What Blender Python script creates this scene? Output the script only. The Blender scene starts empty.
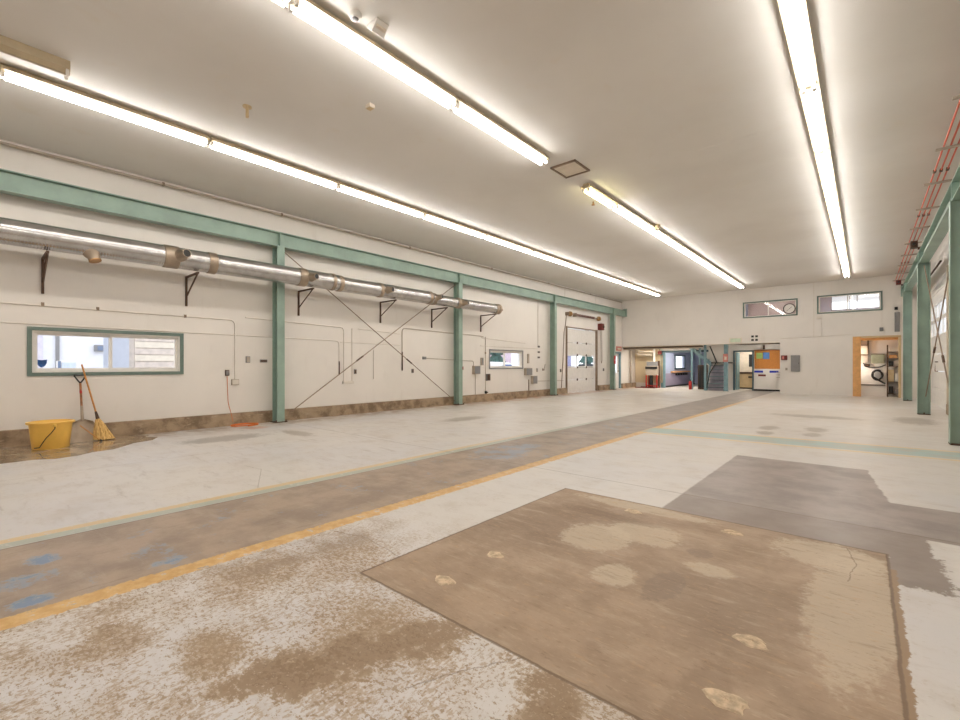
import bpy, bmesh, math, random
from mathutils import Vector, Matrix
random.seed(7)
D = bpy.data
COL = bpy.context.scene.collection
sc = bpy.context.scene
PI = math.pi
ORD = ['first', 'second', 'third', 'fourth', 'fifth', 'sixth', 'seventh', 'eighth', 'ninth', 'tenth', 'eleventh', 'twelfth', 'thirteenth', 'fourteenth', 'fifteenth', 'sixteenth']

# ------------------------------------------------------------------ materials
def lin(c):
    c /= 255.0
    return c / 12.92 if c <= .04045 else ((c + .055) / 1.055) ** 2.4
def rgb(r, g, b):
    return (lin(r), lin(g), lin(b), 1)

class S:
    """a node socket with arithmetic"""
    def __init__(s, nt, o): s.nt, s.o = nt, o
    def _m(s, op, b=None, c=None, clamp=False):
        n = s.nt.nodes.new('ShaderNodeMath'); n.operation = op; n.use_clamp = clamp
        for i, v in enumerate((s, b, c)):
            if v is None: continue
            if isinstance(v, S): s.nt.links.new(v.o, n.inputs[i])
            else: n.inputs[i].default_value = v
        return S(s.nt, n.outputs[0])
    def __add__(s, b): return s._m('ADD', b)
    __radd__ = __add__
    def __sub__(s, b): return s._m('SUBTRACT', b)
    def __rsub__(s, b): return (s * -1) + b
    def __mul__(s, b): return s._m('MULTIPLY', b)
    __rmul__ = __mul__
    def abs(s): return s._m('ABSOLUTE')
    def mn(s, b): return s._m('MINIMUM', b)
    def mx(s, b): return s._m('MAXIMUM', b)
    def sqrt(s): return s._m('SQRT')
    def clamp(s): return s._m('ADD', 0.0, clamp=True)
    def sm(s, lo, hi):
        n = s.nt.nodes.new('ShaderNodeMapRange'); n.interpolation_type = 'SMOOTHSTEP'
        s.nt.links.new(s.o, n.inputs['Value'])
        n.inputs['From Min'].default_value = lo; n.inputs['From Max'].default_value = hi
        return S(s.nt, n.outputs['Result'])

class Mat:
    def __init__(s, name, rough=.6, metal=0.0, spec=.5):
        s.m = D.materials.new(name); s.m.use_nodes = True
        s.nt = s.m.node_tree
        s.b = s.nt.nodes['Principled BSDF']
        s.b.inputs['Roughness'].default_value = rough
        s.b.inputs['Metallic'].default_value = metal
        s.b.inputs['Specular IOR Level'].default_value = spec
        g = s.nt.nodes.new('ShaderNodeNewGeometry'); s.pos = g.outputs['Position']
        x = s.nt.nodes.new('ShaderNodeSeparateXYZ'); s.nt.links.new(s.pos, x.inputs[0])
        s.X, s.Y, s.Z = [S(s.nt, x.outputs[i]) for i in range(3)]
    def noise(s, scale, detail=4, rough=.55, stretch=(1, 1, 1), off=(0, 0, 0), dist=0.0):
        mp = s.nt.nodes.new('ShaderNodeMapping'); s.nt.links.new(s.pos, mp.inputs[0])
        mp.inputs['Scale'].default_value = stretch; mp.inputs['Location'].default_value = off
        n = s.nt.nodes.new('ShaderNodeTexNoise'); s.nt.links.new(mp.outputs[0], n.inputs['Vector'])
        n.inputs['Scale'].default_value = scale; n.inputs['Detail'].default_value = detail
        n.inputs['Roughness'].default_value = rough; n.inputs['Distortion'].default_value = dist
        return S(s.nt, n.outputs[0])
    def mix(s, a, b, f):
        n = s.nt.nodes.new('ShaderNodeMix'); n.data_type = 'RGBA'
        for i, v in ((6, a), (7, b), (0, f)):
            if isinstance(v, S): s.nt.links.new(v.o, n.inputs[i])
            else: n.inputs[i].default_value = v
        return S(s.nt, n.outputs[2])
    def color(s, c):
        if isinstance(c, S): s.nt.links.new(c.o, s.b.inputs['Base Color'])
        else: s.b.inputs['Base Color'].default_value = c
    def rough(s, r): s.nt.links.new(r.o, s.b.inputs['Roughness'])
    def bump(s, h, strength=.3, dist=.01):
        n = s.nt.nodes.new('ShaderNodeBump'); n.inputs['Strength'].default_value = strength
        n.inputs['Distance'].default_value = dist
        s.nt.links.new(h.o, n.inputs['Height']); s.nt.links.new(n.outputs[0], s.b.inputs['Normal'])

def plain(name, c, rough=.55, metal=0.0, var=.10, scale=6.0, spec=.5):
    m = Mat(name, rough, metal, spec)
    n = m.noise(scale, 4)
    d = tuple(v * (1 - var) for v in c[:3]) + (1,)
    u = tuple(min(1, v * (1 + var)) for v in c[:3]) + (1,)
    m.color(m.mix(d, u, n.sm(.3, .7)))
    return m.m

def emis(name, c, strength):
    m = D.materials.new(name); m.use_nodes = True; nt = m.node_tree
    nt.nodes.remove(nt.nodes['Principled BSDF'])
    e = nt.nodes.new('ShaderNodeEmission'); e.inputs[0].default_value = c; e.inputs[1].default_value = strength
    nt.links.new(e.outputs[0], nt.nodes['Material Output'].inputs[0])
    return m

def glass(name, refl=1.0, tint=(1, 1, 1, 1)):
    m = D.materials.new(name); m.use_nodes = True; nt = m.node_tree
    nt.nodes.remove(nt.nodes['Principled BSDF'])
    t = nt.nodes.new('ShaderNodeBsdfTransparent'); t.inputs[0].default_value = tint
    g = nt.nodes.new('ShaderNodeBsdfGlossy'); g.inputs['Roughness'].default_value = .01
    f = nt.nodes.new('ShaderNodeFresnel'); f.inputs[0].default_value = 1.5
    mu = nt.nodes.new('ShaderNodeMath'); mu.operation = 'MULTIPLY'; mu.inputs[1].default_value = refl
    mu.use_clamp = True
    ge = nt.nodes.new('ShaderNodeNewGeometry'); iv = nt.nodes.new('ShaderNodeMath'); iv.operation = 'SUBTRACT'; iv.inputs[0].default_value = 1
    nt.links.new(ge.outputs['Backfacing'], iv.inputs[1])
    m2 = nt.nodes.new('ShaderNodeMath'); m2.operation = 'MULTIPLY'; nt.links.new(f.outputs[0], m2.inputs[0]); nt.links.new(iv.outputs[0], m2.inputs[1])
    nt.links.new(m2.outputs[0], mu.inputs[0])
    x = nt.nodes.new('ShaderNodeMixShader')
    nt.links.new(mu.outputs[0], x.inputs[0]); nt.links.new(t.outputs[0], x.inputs[1]); nt.links.new(g.outputs[0], x.inputs[2])
    nt.links.new(x.outputs[0], nt.nodes['Material Output'].inputs[0])
    return m

def wall_mat(name, c, dirt):
    m = Mat(name, .6)
    n = m.noise(.7, 5); n2 = m.noise(5, 5, stretch=(1, 1, .25))
    base = m.mix(c, tuple(v * .93 for v in c[:3]) + (1,), n.sm(.35, .75))
    base = m.mix(base, dirt, (n2.sm(.58, .8)) * .18)
    m.color(base); m.bump(m.noise(60, 3), .12, .004)
    return m.m

WALL = wall_mat('painted_wall', rgb(228, 222, 215), rgb(196, 184, 172))
WALL_BLUE = wall_mat('blue_grey_wall', rgb(170, 180, 205), rgb(140, 148, 168))
WALL_MAUVE = wall_mat('mauve_wall', rgb(150, 140, 158), rgb(120, 112, 128))
WALL_PINK = wall_mat('pink_beige_wall', rgb(192, 174, 168), rgb(165, 146, 140))
WALL_YEL = wall_mat('yellowed_wall', rgb(222, 204, 170), rgb(190, 160, 120))

def ceil_mat():
    m = Mat('painted_ceiling', .7)
    n = m.noise(.35, 5); n2 = m.noise(2.5, 6, dist=.6)
    c = m.mix(rgb(222, 218, 212), rgb(213, 208, 201), n.sm(.35, .7))
    c = m.mix(c, rgb(216, 206, 190), n2.sm(.58, .78) * .35)
    m.color(c); m.bump(m.noise(25, 4), .15, .006)
    return m.m
CEIL = ceil_mat()

def curb_mat():
    m = Mat('stained_concrete', .8)
    n = m.noise(3, 6, .65); n2 = m.noise(14, 5, .7, stretch=(1, .5, 1.6))
    c = m.mix(rgb(170, 148, 122), rgb(122, 102, 80), n.sm(.38, .66))
    c = m.mix(c, rgb(188, 170, 148), n2.sm(.56, .72) * .7)
    c = m.mix(c, rgb(92, 66, 42), m.noise(1.3, 4, off=(4, 2, 1)).sm(.6, .75) * .6)
    m.color(c); m.bump(n2, .4, .02)
    return m.m
CURB = curb_mat()

GREEN = plain('green_painted_steel', rgb(140, 162, 149), .45, 0, .10, 2.5)
GREEN_TRIM = plain('green_trim_paint', rgb(102, 120, 112), .5)
TEAL = plain('blue_grey_paint', rgb(120, 150, 158), .5)
TEAL_D = plain('dark_teal_paint', rgb(70, 92, 100), .5)
WHITE = plain('white_paint', rgb(226, 222, 216), .5, 0, .04)
CREAM = plain('cream_paint', rgb(222, 210, 192), .5, 0, .05)
BEIGE = plain('beige_enamel', rgb(206, 182, 142), .45, 0, .06)
BLACK = plain('black_paint', rgb(28, 26, 25), .5)
RUBBER = plain('black_rubber', rgb(34, 30, 28), .65)
RUST = plain('brown_steel', rgb(86, 62, 46), .6, .2, .25, 14)
GREYBOX = plain('grey_enamel', rgb(134, 132, 132), .5, 0, .05)
TANBOX = plain('weathered_grey_enamel', rgb(176, 163, 148), .55, 0, .08)
CONDUIT = plain('painted_conduit', rgb(216, 208, 198), .5, 0, .06)
PIPE_D = plain('dull_pipe', rgb(140, 120, 100), .55, .3, .15)
RED = plain('red_paint', rgb(178, 40, 32), .5)
REDBAR = plain('orange_red_insulation', rgb(214, 96, 66), .45)
PINK = plain('faded_red_sign', rgb(206, 130, 120), .55)
YELLOW = plain('yellow_plastic', rgb(238, 192, 92), .4, 0, .04)
def straw_mat():
    m = Mat('straw', .85); n = m.noise(60, 4, .6, stretch=(1, 1, .08))
    m.color(m.mix(rgb(190, 146, 80), rgb(236, 200, 132), n.sm(.35, .65))); m.bump(n, .5, .01)
    return m.m
STRAW = straw_mat()
WOOD = plain('varnished_wood', rgb(196, 134, 62), .5, 0, .15, 20)
WOOD_D = plain('worn_wood', rgb(150, 98, 54), .6, 0, .25, 18)
PLY = plain('plywood', rgb(220, 166, 106), .6, 0, .08, 9)
BLUE = plain('blue_paint', rgb(30, 50, 170), .5)
BLUEST = plain('blue_vinyl', rgb(28, 78, 140), .4)
ORANGE = plain('orange_rubber', rgb(214, 118, 58), .6)
BRASS = plain('tarnished_brass', rgb(170, 130, 84), .4, .7, .2)
MAROON = plain('maroon_paint', rgb(110, 40, 34), .55)
CLOTH = plain('chip_concrete', rgb(200, 180, 154), .9, 0, .25, 26)
FIXT = plain('fixture_enamel', rgb(182, 166, 138), .45, 0, .05)
TUBE = emis('fluorescent_tube', (1.0, .975, .938, 1), 10.5)
TUBE_Y = emis('yellowed_fluorescent_tube', (1.0, .90, .50, 1), 7.0)
GLASS = glass('window_glass', 1.0)
GLASS_R = glass('reflective_office_glass', 2.6, (.92, .92, .95, 1))

def duct_mat(name, c, r):
    m = Mat(name, r, .9)
    n = m.noise(7, 5, stretch=(1, 1, 1)); n2 = m.noise(45, 3)
    col = m.mix(tuple(v * .82 for v in c[:3]) + (1,), c, n.sm(.35, .65))
    m.color(m.mix(col, tuple(v * .7 for v in c[:3]) + (1,), n2.sm(.6, .75) * .4))
    return m.m
GALV = duct_mat('galvanised_steel', rgb(196, 194, 192), .22)
GALV_B = duct_mat('dulled_galvanised_steel', rgb(176, 160, 142), .5)

# ---------------- floor
def floor_mat():
    m = Mat('painted_concrete_floor', .45)
    X, Y = m.X, m.Y
    nbig = m.noise(.45, 5, .6); nmid = m.noise(2.2, 6, .62); nfine = m.noise(11, 6, .65)
    edge = m.noise(5, 6, .7, off=(3, 7, 0)) - .5
    edgef = m.noise(22, 5, .7, off=(1, 9, 0)) - .5
    spk = m.noise(30, 5, .68, stretch=(1.0, 1.5, 1), off=(5, 2, 0))
    smear = m.noise(2.6, 7, .7, stretch=(.5, 2.2, 1), off=(2, 2, 0), dist=.4)
    grain = m.noise(70, 3, .6)
    def half(axis, v, sgn, amp, ampf=0):       # >0 inside
        d = (axis - v) * sgn
        d = d + edge * amp
        return d + edgef * ampf if ampf else d
    def box(x0, x1, y0, y1, amp, ampf=0, w=.012):
        d = (X - x0).mn(X * -1 + x1).mn((Y - y0).mn(Y * -1 + y1))
        d = d + edge * amp
        if ampf: d = d + edgef * ampf
        return d.sm(-w, w)
    def ell(cx, cy, rx, ry, amp=.6, lo=0, hi=.5):
        a = (X - cx) * (1 / rx); b = (Y - cy) * (1 / ry)
        r = (a * a + b * b).sqrt()
        return ((r * -1 + 1) + edge * amp + edgef * (amp * .9)).sm(lo, hi)
    def seg(x0, y0, x1, y1, w, warp=.05):
        L2 = (x1 - x0) ** 2 + (y1 - y0) ** 2
        px = X - x0 + edge * warp; py = Y - y0 + edge * (-warp)
        t = ((px * (x1 - x0) + py * (y1 - y0)) * (1 / L2)).clamp()
        qx = px - t * (x1 - x0); qy = py - t * (y1 - y0)
        return (qx * qx + qy * qy).sqrt().sm(w, w * .3)
    white = rgb(211, 206, 201); whiteb = rgb(206, 203, 203); tan = rgb(146, 122, 96)
    # worn white paint
    c = m.mix(white, whiteb, nbig.sm(.4, .65))
    c = m.mix(c, rgb(196, 187, 178), nmid.sm(.5, .75) * .6)
    c = m.mix(c, rgb(178, 168, 158), smear.sm(.57, .72) * .30)
    c = m.mix(c, rgb(170, 160, 150), m.noise(9, 6, .72, stretch=(.4, 1.6, 1), off=(7, 7, 0)).sm(.60, .70) * .45 * nmid.sm(.42, .6))
    c = m.mix(c, rgb(180, 170, 161), m.noise(4.5, 8, .74, stretch=(.7, 1.4, 1), off=(11, 3, 0)).sm(.50, .68) * .42)
    c = m.mix(c, rgb(150, 138, 126), m.noise(13, 6, .72, stretch=(.5, 1.5, 1), off=(13, 5, 0)).sm(.64, .72) * .4)
    farw = Y.sm(5, 16)
    c = m.mix(c, rgb(202, 192, 178), farw * nbig.sm(.35, .6) * .7)
    left = X.sm(-4.9, -5.6)
    c = m.mix(c, rgb(166, 156, 150), left * smear.sm(.54, .70) * .40)
    c = m.mix(c, rgb(184, 172, 162), left * m.noise(.9, 5, .6, off=(8, 1, 0)).sm(.52, .72) * .5)
    c = m.mix(c, rgb(148, 122, 96), X.sm(-9.6, -10.5) * nmid.sm(.38, .6) * .75)
    # flaked paint showing bare concrete close to the camera
    def band(x0, y0, x1, y1, w):
        return seg(x0, y0, x1, y1, w, .5)
    core = band(-1.60, 1.62, -1.98, .75, .17) * .26 + band(-.95, 1.55, -.75, 1.05, .17) * .26 + ell(-1.9, 1.15, .75, .55, .8, 0, .9) * .10 \
        + ell(-3.0, 1.15, .32, .40, .9, 0, .7) * .13 + ell(-2.7, 1.6, .7, .5, .9, 0, .9) * .11 + ell(-2.75, .45, .35, .22, .9, 0, .7) * .10 + ell(-2.35, .75, .3, .2, .9, 0, .7) * .10 + ell(-3.0, 2.6, .4, .9, .9, 0, .8) * .04
    near = (Y * -1 + 3.0).sm(0, 1.3) * X.sm(-3.6, -3.35) * (X * -1 + .2).sm(0, .1)
    wash = (core * 3.2 + nmid - .60).sm(-.05, .42)
    c = m.mix(c, rgb(176, 155, 130), (wash * .75 + nmid.sm(.45, .65) * .25) * near)
    spk2 = m.noise(46, 4, .62, stretch=(1.0, 1.5, 1), off=(9, 1, 0))
    fl = (spk + core * .62 + (nmid - .5) * .55).sm(.522, .585) * (spk2 - core * .45).sm(.53, .49)
    spk3 = m.noise(38, 5, .7, stretch=(1.5, .8, 1), off=(4, 12, 0))
    patch = m.noise(3.4, 5, .65, off=(15, 2, 0))
    c = m.mix(c, rgb(172, 150, 124), (spk3 + (patch - .5) * .7 + core * .3).sm(.51, .56) * near * .72)
    c = m.mix(c, rgb(136, 112, 84), (spk3 * .6 + spk * .4 + (patch - .5) * .8).sm(.60, .66) * near * .7)
    c = m.mix(c, m.mix(tan, rgb(160, 139, 114), (nfine - core * .8).sm(.3, .55)), fl * near * .92)
    c = m.mix(c, rgb(118, 94, 66), (spk * -1 + core * .9 + nmid * .45).sm(.0, .10) * fl * near * .45)
    c = m.mix(c, rgb(176, 162, 146), m.noise(24, 5, .65, off=(2, 6, 0)).sm(.58, .63) * .35 * (nmid.sm(.4, .62)) * Y.sm(9, 3))
    # drive lane
    lane_d = (X + 4.78 + edge * .02).mn(X * -1 - 3.44 + edge * .05)
    lane = lane_d.sm(-.012, .012)
    lc = m.mix(rgb(170, 151, 133), rgb(148, 131, 116), nmid.sm(.38, .65))
    lc = m.mix(lc, rgb(180, 168, 155), smear.sm(.52, .72) * .5)
    lc = m.mix(lc, rgb(122, 106, 92), m.noise(7, 6, .7, stretch=(2.2, .35, 1), off=(4, 4, 0)).sm(.56, .70) * .45)
    lc = m.mix(lc, rgb(150, 146, 144), Y.sm(4, 12) * .55)
    bl = m.noise(3.2, 5, .6, off=(6, 3, 0))
    dl = ell(-4.32, .34, .16, .12, .5, 0, .6) * .24 + ell(-3.95, .27, .18, .24, .5, 0, .6) * .24 + ell(-3.62, .26, .12, .16, .5, 0, .6) * .30 + ell(-3.65, .95, .10, .24, .5, 0, .8) * .14 + ell(-4.2, 5.6, .6, 1.3, .4, 0, .8) * .2 + ell(-4.1, 9.5, .6, 2.5, .4, 0, .8) * .06
    lc = m.mix(lc, rgb(140, 156, 176), (bl + dl + edgef * .55 + edge * .25).sm(.60, .72) * .75)
    lc = m.mix(lc, rgb(116, 140, 170), (bl + dl + edgef * .5 + edge * .2).sm(.74, .80) * (Y * -1 + 3).sm(0, 1) * .85)
    lc = m.mix(lc, rgb(112, 96, 82), m.noise(24, 6, .75, stretch=(1.6, .5, 1), off=(3, 8, 1)).sm(.56, .68) * .35)
    lc = m.mix(lc, rgb(192, 178, 162), m.noise(28, 6, .75, stretch=(1.5, .6, 1), off=(1, 3, 9)).sm(.57, .67) * .35)
    c = m.mix(c, lc, lane)
    c = m.mix(c, rgb(150, 134, 120), box(-3.45, -2.9, 1.0, 2.1, .25, .1, .1) * nmid.sm(.4, .6) * .5)
    # painted stripes beside the lane
    worn = (nfine + edgef * .7).sm(.70, .58)
    yel = m.mix(rgb(204, 160, 96), rgb(218, 182, 120), nfine.sm(.38, .62))
    sa = (X * -1 - 3.315 + edgef * .11).mn(X + 3.475 + edgef * .11).sm(-.006, .008)
    c = m.mix(c, yel, sa * worn * (Y * -1 + 22).sm(0, 6) * .95)
    sb = (X * -1 - 4.92 + edgef * .05).mn(X + 5.03 + edgef * .05).sm(-.006, .008)
    c = m.mix(c, rgb(214, 186, 132), sb * worn * (Y * -1 + 9).sm(0, 5) * .85)
    sg = (X * -1 - 4.79).mn(X + 4.92 + edgef * .03).sm(-.006, .008)
    c = m.mix(c, rgb(168, 178, 166), sg * worn * (Y * -1 + 14).sm(0, 7) * .8)
    slot = (X + 4.775).abs().sm(.010, .005)
    c = m.mix(c, rgb(92, 80, 66), slot * .85)
    # cross stripe
    wy = Y - (X * .07)
    inx = X.sm(-3.5, -3.4)
    cs = (wy - 9.22 + edge * .04).mn(wy * -1 + 9.92 + edge * .04).sm(-.02, .02) * inx
    csb = m.mix(rgb(158, 186, 182), rgb(178, 180, 172), nmid.sm(.4, .65))
    c = m.mix(c, csb, cs * .9)
    for y0 in (9.10, 9.99):
        c = m.mix(c, rgb(220, 190, 134), (wy - y0).abs().sm(.07, .055) * inx * worn * .75)
    # dark grey poured patch
    g1 = box(-1.45, 2.5, 4.25, 7.57, .03, .02)
    rgt = (X * -1 + .02 + (Y * -1 + 7.57) * .10 + edge * .10).sm(-.012, .012).mx((Y * -1 + 5.93 + edge * .06).sm(-.012, .012))
    low = (Y - 4.85 + edge * .03).sm(-.01, .01).mx((X * -1 + .36 + edge * .12 + edgef * .10).sm(-.01, .01))
    tail = box(.1, .40, 3.75, 4.4, .20, .16)
    gp = (g1 * rgt * low).mx(tail)
    gc = m.mix(rgb(158, 147, 142), rgb(142, 132, 127), nmid.sm(.38, .65))
    gc = m.mix(gc, rgb(172, 162, 156), smear.sm(.54, .72) * .5)
    gc = m.mix(gc, rgb(132, 118, 106), (Y * -1 + 4.95).sm(0, .02) * .5)
    c = m.mix(c, gc, gp)
    # ragged brown edging right of the slab
    c = m.mix(c, rgb(150, 124, 96), box(.10, .155, 1.4, 4.0, .05, .06, .004))
    # brown concrete slab set in the floor
    sl = box(-2.48, .12, 1.68, 4.3, .015, .012, .006)
    streak = m.noise(6, 7, .72, stretch=(.45, 2.2, 1), off=(1, 5, 0), dist=.3)
    sc_ = m.mix(rgb(172, 150, 128), rgb(152, 131, 111), nmid.sm(.36, .66))
    sc_ = m.mix(sc_, rgb(136, 114, 95), ell(-2.0, 3.3, .8, 1.0, .9, 0, .8) * .70)
    sc_ = m.mix(sc_, rgb(142, 121, 102), ell(-.6, 2.75, .45, .8, 1.0, 0, .7) * .55)
    for e in ((-1.6, 3.25, .30, .34), (-1.22, 2.74, .15, .20), (-1.35, 3.55, .34, .28), (-.78, 3.2, .17, .11), (-.06, 3.3, .24, 1.0), (-1.6, 4.17, .7, .13), (-.2, 4.0, .36, .3)):
        sc_ = m.mix(sc_, rgb(200, 186, 165), ell(*e, 1.0, 0, .3) * .66)
    sc_ = m.mix(sc_, rgb(184, 166, 144), streak.sm(.52, .70) * .65)
    sc_ = m.mix(sc_, rgb(128, 106, 86), streak.sm(.46, .30) * .45)
    sc_ = m.mix(sc_, rgb(138, 120, 106), ell(-.93, 2.78, .11, .26, .9, 0, .2) * .6)
    sc_ = m.mix(sc_, rgb(138, 120, 106), ell(-.90, 3.45, .10, .09, .8, 0, .2) * .6)
    sc_ = m.mix(sc_, rgb(130, 108, 90), ell(-1.75, 3.78, .55, .12, .9, 0, .5) * .6)
    sc_ = m.mix(sc_, rgb(138, 116, 96), ell(-.5, 1.85, .12, .5, .6, 0, .3) * .5)
    sc_ = m.mix(sc_, rgb(188, 156, 122), (m.noise(14, 5, .7, stretch=(.6, 1.6, 1)).sm(.56, .68)) * .4)
    sc_ = m.mix(sc_, rgb(120, 98, 78), (m.noise(20, 5, .7, stretch=(.6, 1.8, 1), off=(3, 3, 3)).sm(.59, .68)) * .4)
    sc_ = m.mix(sc_, rgb(204, 182, 156), m.noise(30, 6, .75, stretch=(.5, 1.8, 1), off=(8, 8, 2)).sm(.55, .66) * .35)
    sc_ = m.mix(sc_, rgb(116, 92, 72), m.noise(26, 6, .75, stretch=(.45, 1.9, 1), off=(5, 1, 7)).sm(.56, .68) * .38)
    c = m.mix(c, sc_, sl)
    # slab edge joint
    dsl = (X + 2.48).mn(X * -1 + .12).mn((Y - 1.68).mn(Y * -1 + 4.3)) + edge * .015 + edgef * .012
    c = m.mix(c, rgb(104, 82, 62), dsl.abs().sm(.013, .004) * .75)
    # control joints
    for y0 in (4.92, 11.05, 17.2):
        c = m.mix(c, rgb(110, 96, 84), (Y - y0 + edgef * .012).abs().sm(.011, .004) * .65 * (sl * -1 + 1))
    c = m.mix(c, rgb(120, 108, 96), (X + 7.6 + edgef * .012).abs().sm(.011, .004) * .35)
    # cracks
    for s_ in ((-3.3, 1.95, -2.95, 2.05), (-2.95, 2.05, -2.48, 2.0), (-1.45, 1.2, -1.35, 1.42), (-1.35, 1.42, -1.2, 1.68), (-5.05, 2.1, -5.9, 2.5), (-5.9, 2.5, -6.3, 2.45), (-4.75, 3.0, -4.0, 3.3),
               (-.08, 3.6, -.05, 3.95), (-.05, 3.95, -.1, 4.25)):
        c = m.mix(c, rgb(112, 92, 74), seg(*s_, .006, .07) * .55)
    # dark stains on the far floor
    for e in ((-1.56, 11.3, .22, .5), (-1.5, 10.4, .2, .35), (-.77, 11.6, .25, .5), (-.77, 10.7, .2, .35), (-8.5, 4.3, .7, .22), (-7.6, 8.2, .4, .8), (.9, 15.0, .5, 1.2), (-1, 14.5, 1.2, .5)):
        c = m.mix(c, rgb(150, 138, 126), ell(*e, 1.2, 0, .5) * .7)
    c = m.mix(c, rgb(130, 122, 114), ell(-8.9, 3.1, .45, .9, 1.1, 0, .5) * .6)
    c = m.mix(c, rgb(196, 120, 66), ell(-9.9, 4.1, .25, .35, 1.1, 0, .6) * .5)
    c = m.mix(c, rgb(190, 130, 80), X.sm(-9.7, -10.5) * Y.sm(9, 13) * nmid.sm(.42, .6) * .7)
    c = m.mix(c, tuple(v * .8 for v in tan[:3]) + (1,), (grain - .5).abs().sm(.14, .3) * .25)
    m.color(c)
    r = (nmid * .25 + .26) + sl * .22 + near * .12
    m.rough(r)
    m.bump(spk * .3 + nfine * .7, .16, .01)
    return m.m
FLOOR = floor_mat()

# ------------------------------------------------------------------ mesh helper
class MB:
    def __init__(s): s.bm = bmesh.new(); s.sm = False
    def box(s, x0, x1, y0, y1, z0, z1, rot=None, pivot=None):
        vs = [s.bm.verts.new((x, y, z)) for x in (x0, x1) for y in (y0, y1) for z in (z0, z1)]
        for f in ((0, 1, 3, 2), (4, 6, 7, 5), (0, 4, 5, 1), (2, 3, 7, 6), (0, 2, 6, 4), (1, 5, 7, 3)):
            s.bm.faces.new([vs[i] for i in f])
        if rot is not None:
            p = Vector(pivot) if pivot else Vector(((x0 + x1) / 2, (y0 + y1) / 2, (z0 + z1) / 2))
            for v in vs: v.co = p + rot @ (v.co - p)
        return s
    def ring(s, c, u, w, r, n):
        return [s.bm.verts.new(Vector(c) + u * (r * math.cos(2 * PI * k / n)) + w * (r * math.sin(2 * PI * k / n))) for k in range(n)]
    def skin(s, rings, cap=True):
        n = len(rings[0])
        for a, b in zip(rings, rings[1:]):
            for k in range(n): s.bm.faces.new((a[k], a[(k + 1) % n], b[(k + 1) % n], b[k]))
        if cap:
            s.bm.faces.new(list(reversed(rings[0]))); s.bm.faces.new(rings[-1])
        s.sm = True
    def tube(s, pts, r, n=8, radii=None, cap=True):
        pts = [Vector(p) for p in pts]; rings = []; u = None
        for i, p in enumerate(pts):
            d = ((pts[i] - pts[i - 1]).normalized() if i else Vector()) + ((pts[i + 1] - pts[i]).normalized() if i < len(pts) - 1 else Vector())
            d.normalize()
            if u is None:
                u = d.orthogonal().normalized()
                for ax in (Vector((0, 0, 1)), Vector((0, 1, 0))):
                    if abs(d.dot(ax)) < .9: u = (ax - d * ax.dot(d)).normalized(); break
            else: u = (u - d * u.dot(d)).normalized()
            w = d.cross(u); k = 1.0
            if 0 < i < len(pts) - 1:
                k = 1 / max(.5, math.sqrt((1 + (pts[i] - pts[i - 1]).normalized().dot((pts[i + 1] - pts[i]).normalized())) / 2))
            rings.append(s.ring(p, u, w, (radii[i] if radii else r) * (1 + (k - 1) * .5), n))
        s.skin(rings, cap); return s
    def cyl(s, p0, p1, r, n=16, r2=None):
        return s.tube([p0, p1], r, n, radii=[r, r if r2 is None else r2])
    def lathe(s, prof, c, axis='z', n=24, cap=True):
        c = Vector(c)
        a, u, w = {'z': (Vector((0, 0, 1)), Vector((1, 0, 0)), Vector((0, 1, 0))), 'y': (Vector((0, 1, 0)), Vector((0, 0, 1)), Vector((1, 0, 0))), 'x': (Vector((1, 0, 0)), Vector((0, 1, 0)), Vector((0, 0, 1)))}[axis]
        s.skin([s.ring(c + a * h, u, w, max(r, .0005), n) for r, h in prof], cap); return s
    def prism(s, poly, axis, a0, a1):
        def P(p, a):
            return {'x': (a, p[0], p[1]), 'y': (p[0], a, p[1]), 'z': (p[0], p[1], a)}[axis]
        A = [s.bm.verts.new(P(p, a0)) for p in poly]; B = [s.bm.verts.new(P(p, a1)) for p in poly]
        n = len(poly)
        for k in range(n): s.bm.faces.new((A[k], A[(k + 1) % n], B[(k + 1) % n], B[k]))
        s.bm.faces.new(list(reversed(A))); s.bm.faces.new(B); return s
    def build(s, name, m, parent=None, bevel=0, kind=None, label=None, smooth=None):
        bm = s.bm
        bmesh.ops.recalc_face_normals(bm, faces=bm.faces)
        if bevel: bmesh.ops.bevel(bm, geom=list(bm.edges), offset=bevel, segments=2, affect='EDGES', profile=.6)
        off = Vector()
        p = parent
        while p is not None: off += p.location; p = p.parent
        org = Vector()
        if parent is None:                       # origin at the base centre
            lo = Vector([min(v.co[i] for v in bm.verts) for i in range(3)]); hi = Vector([max(v.co[i] for v in bm.verts) for i in range(3)])
            org = Vector(((lo.x + hi.x) / 2, (lo.y + hi.y) / 2, lo.z))
        for v in bm.verts: v.co -= off + org
        me = D.meshes.new(name); bm.to_mesh(me); bm.free()
        if s.sm if smooth is None else smooth:
            me.polygons.foreach_set('use_smooth', [True] * len(me.polygons))
            try: me.set_sharp_from_angle(angle=.7)
            except Exception: pass
        me.materials.append(m)
        o = D.objects.new(name, me); COL.objects.link(o); o.location = org
        if parent is not None: o.parent = parent
        if kind: o['kind'] = kind
        if label: o['label'] = label
        return o

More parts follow.
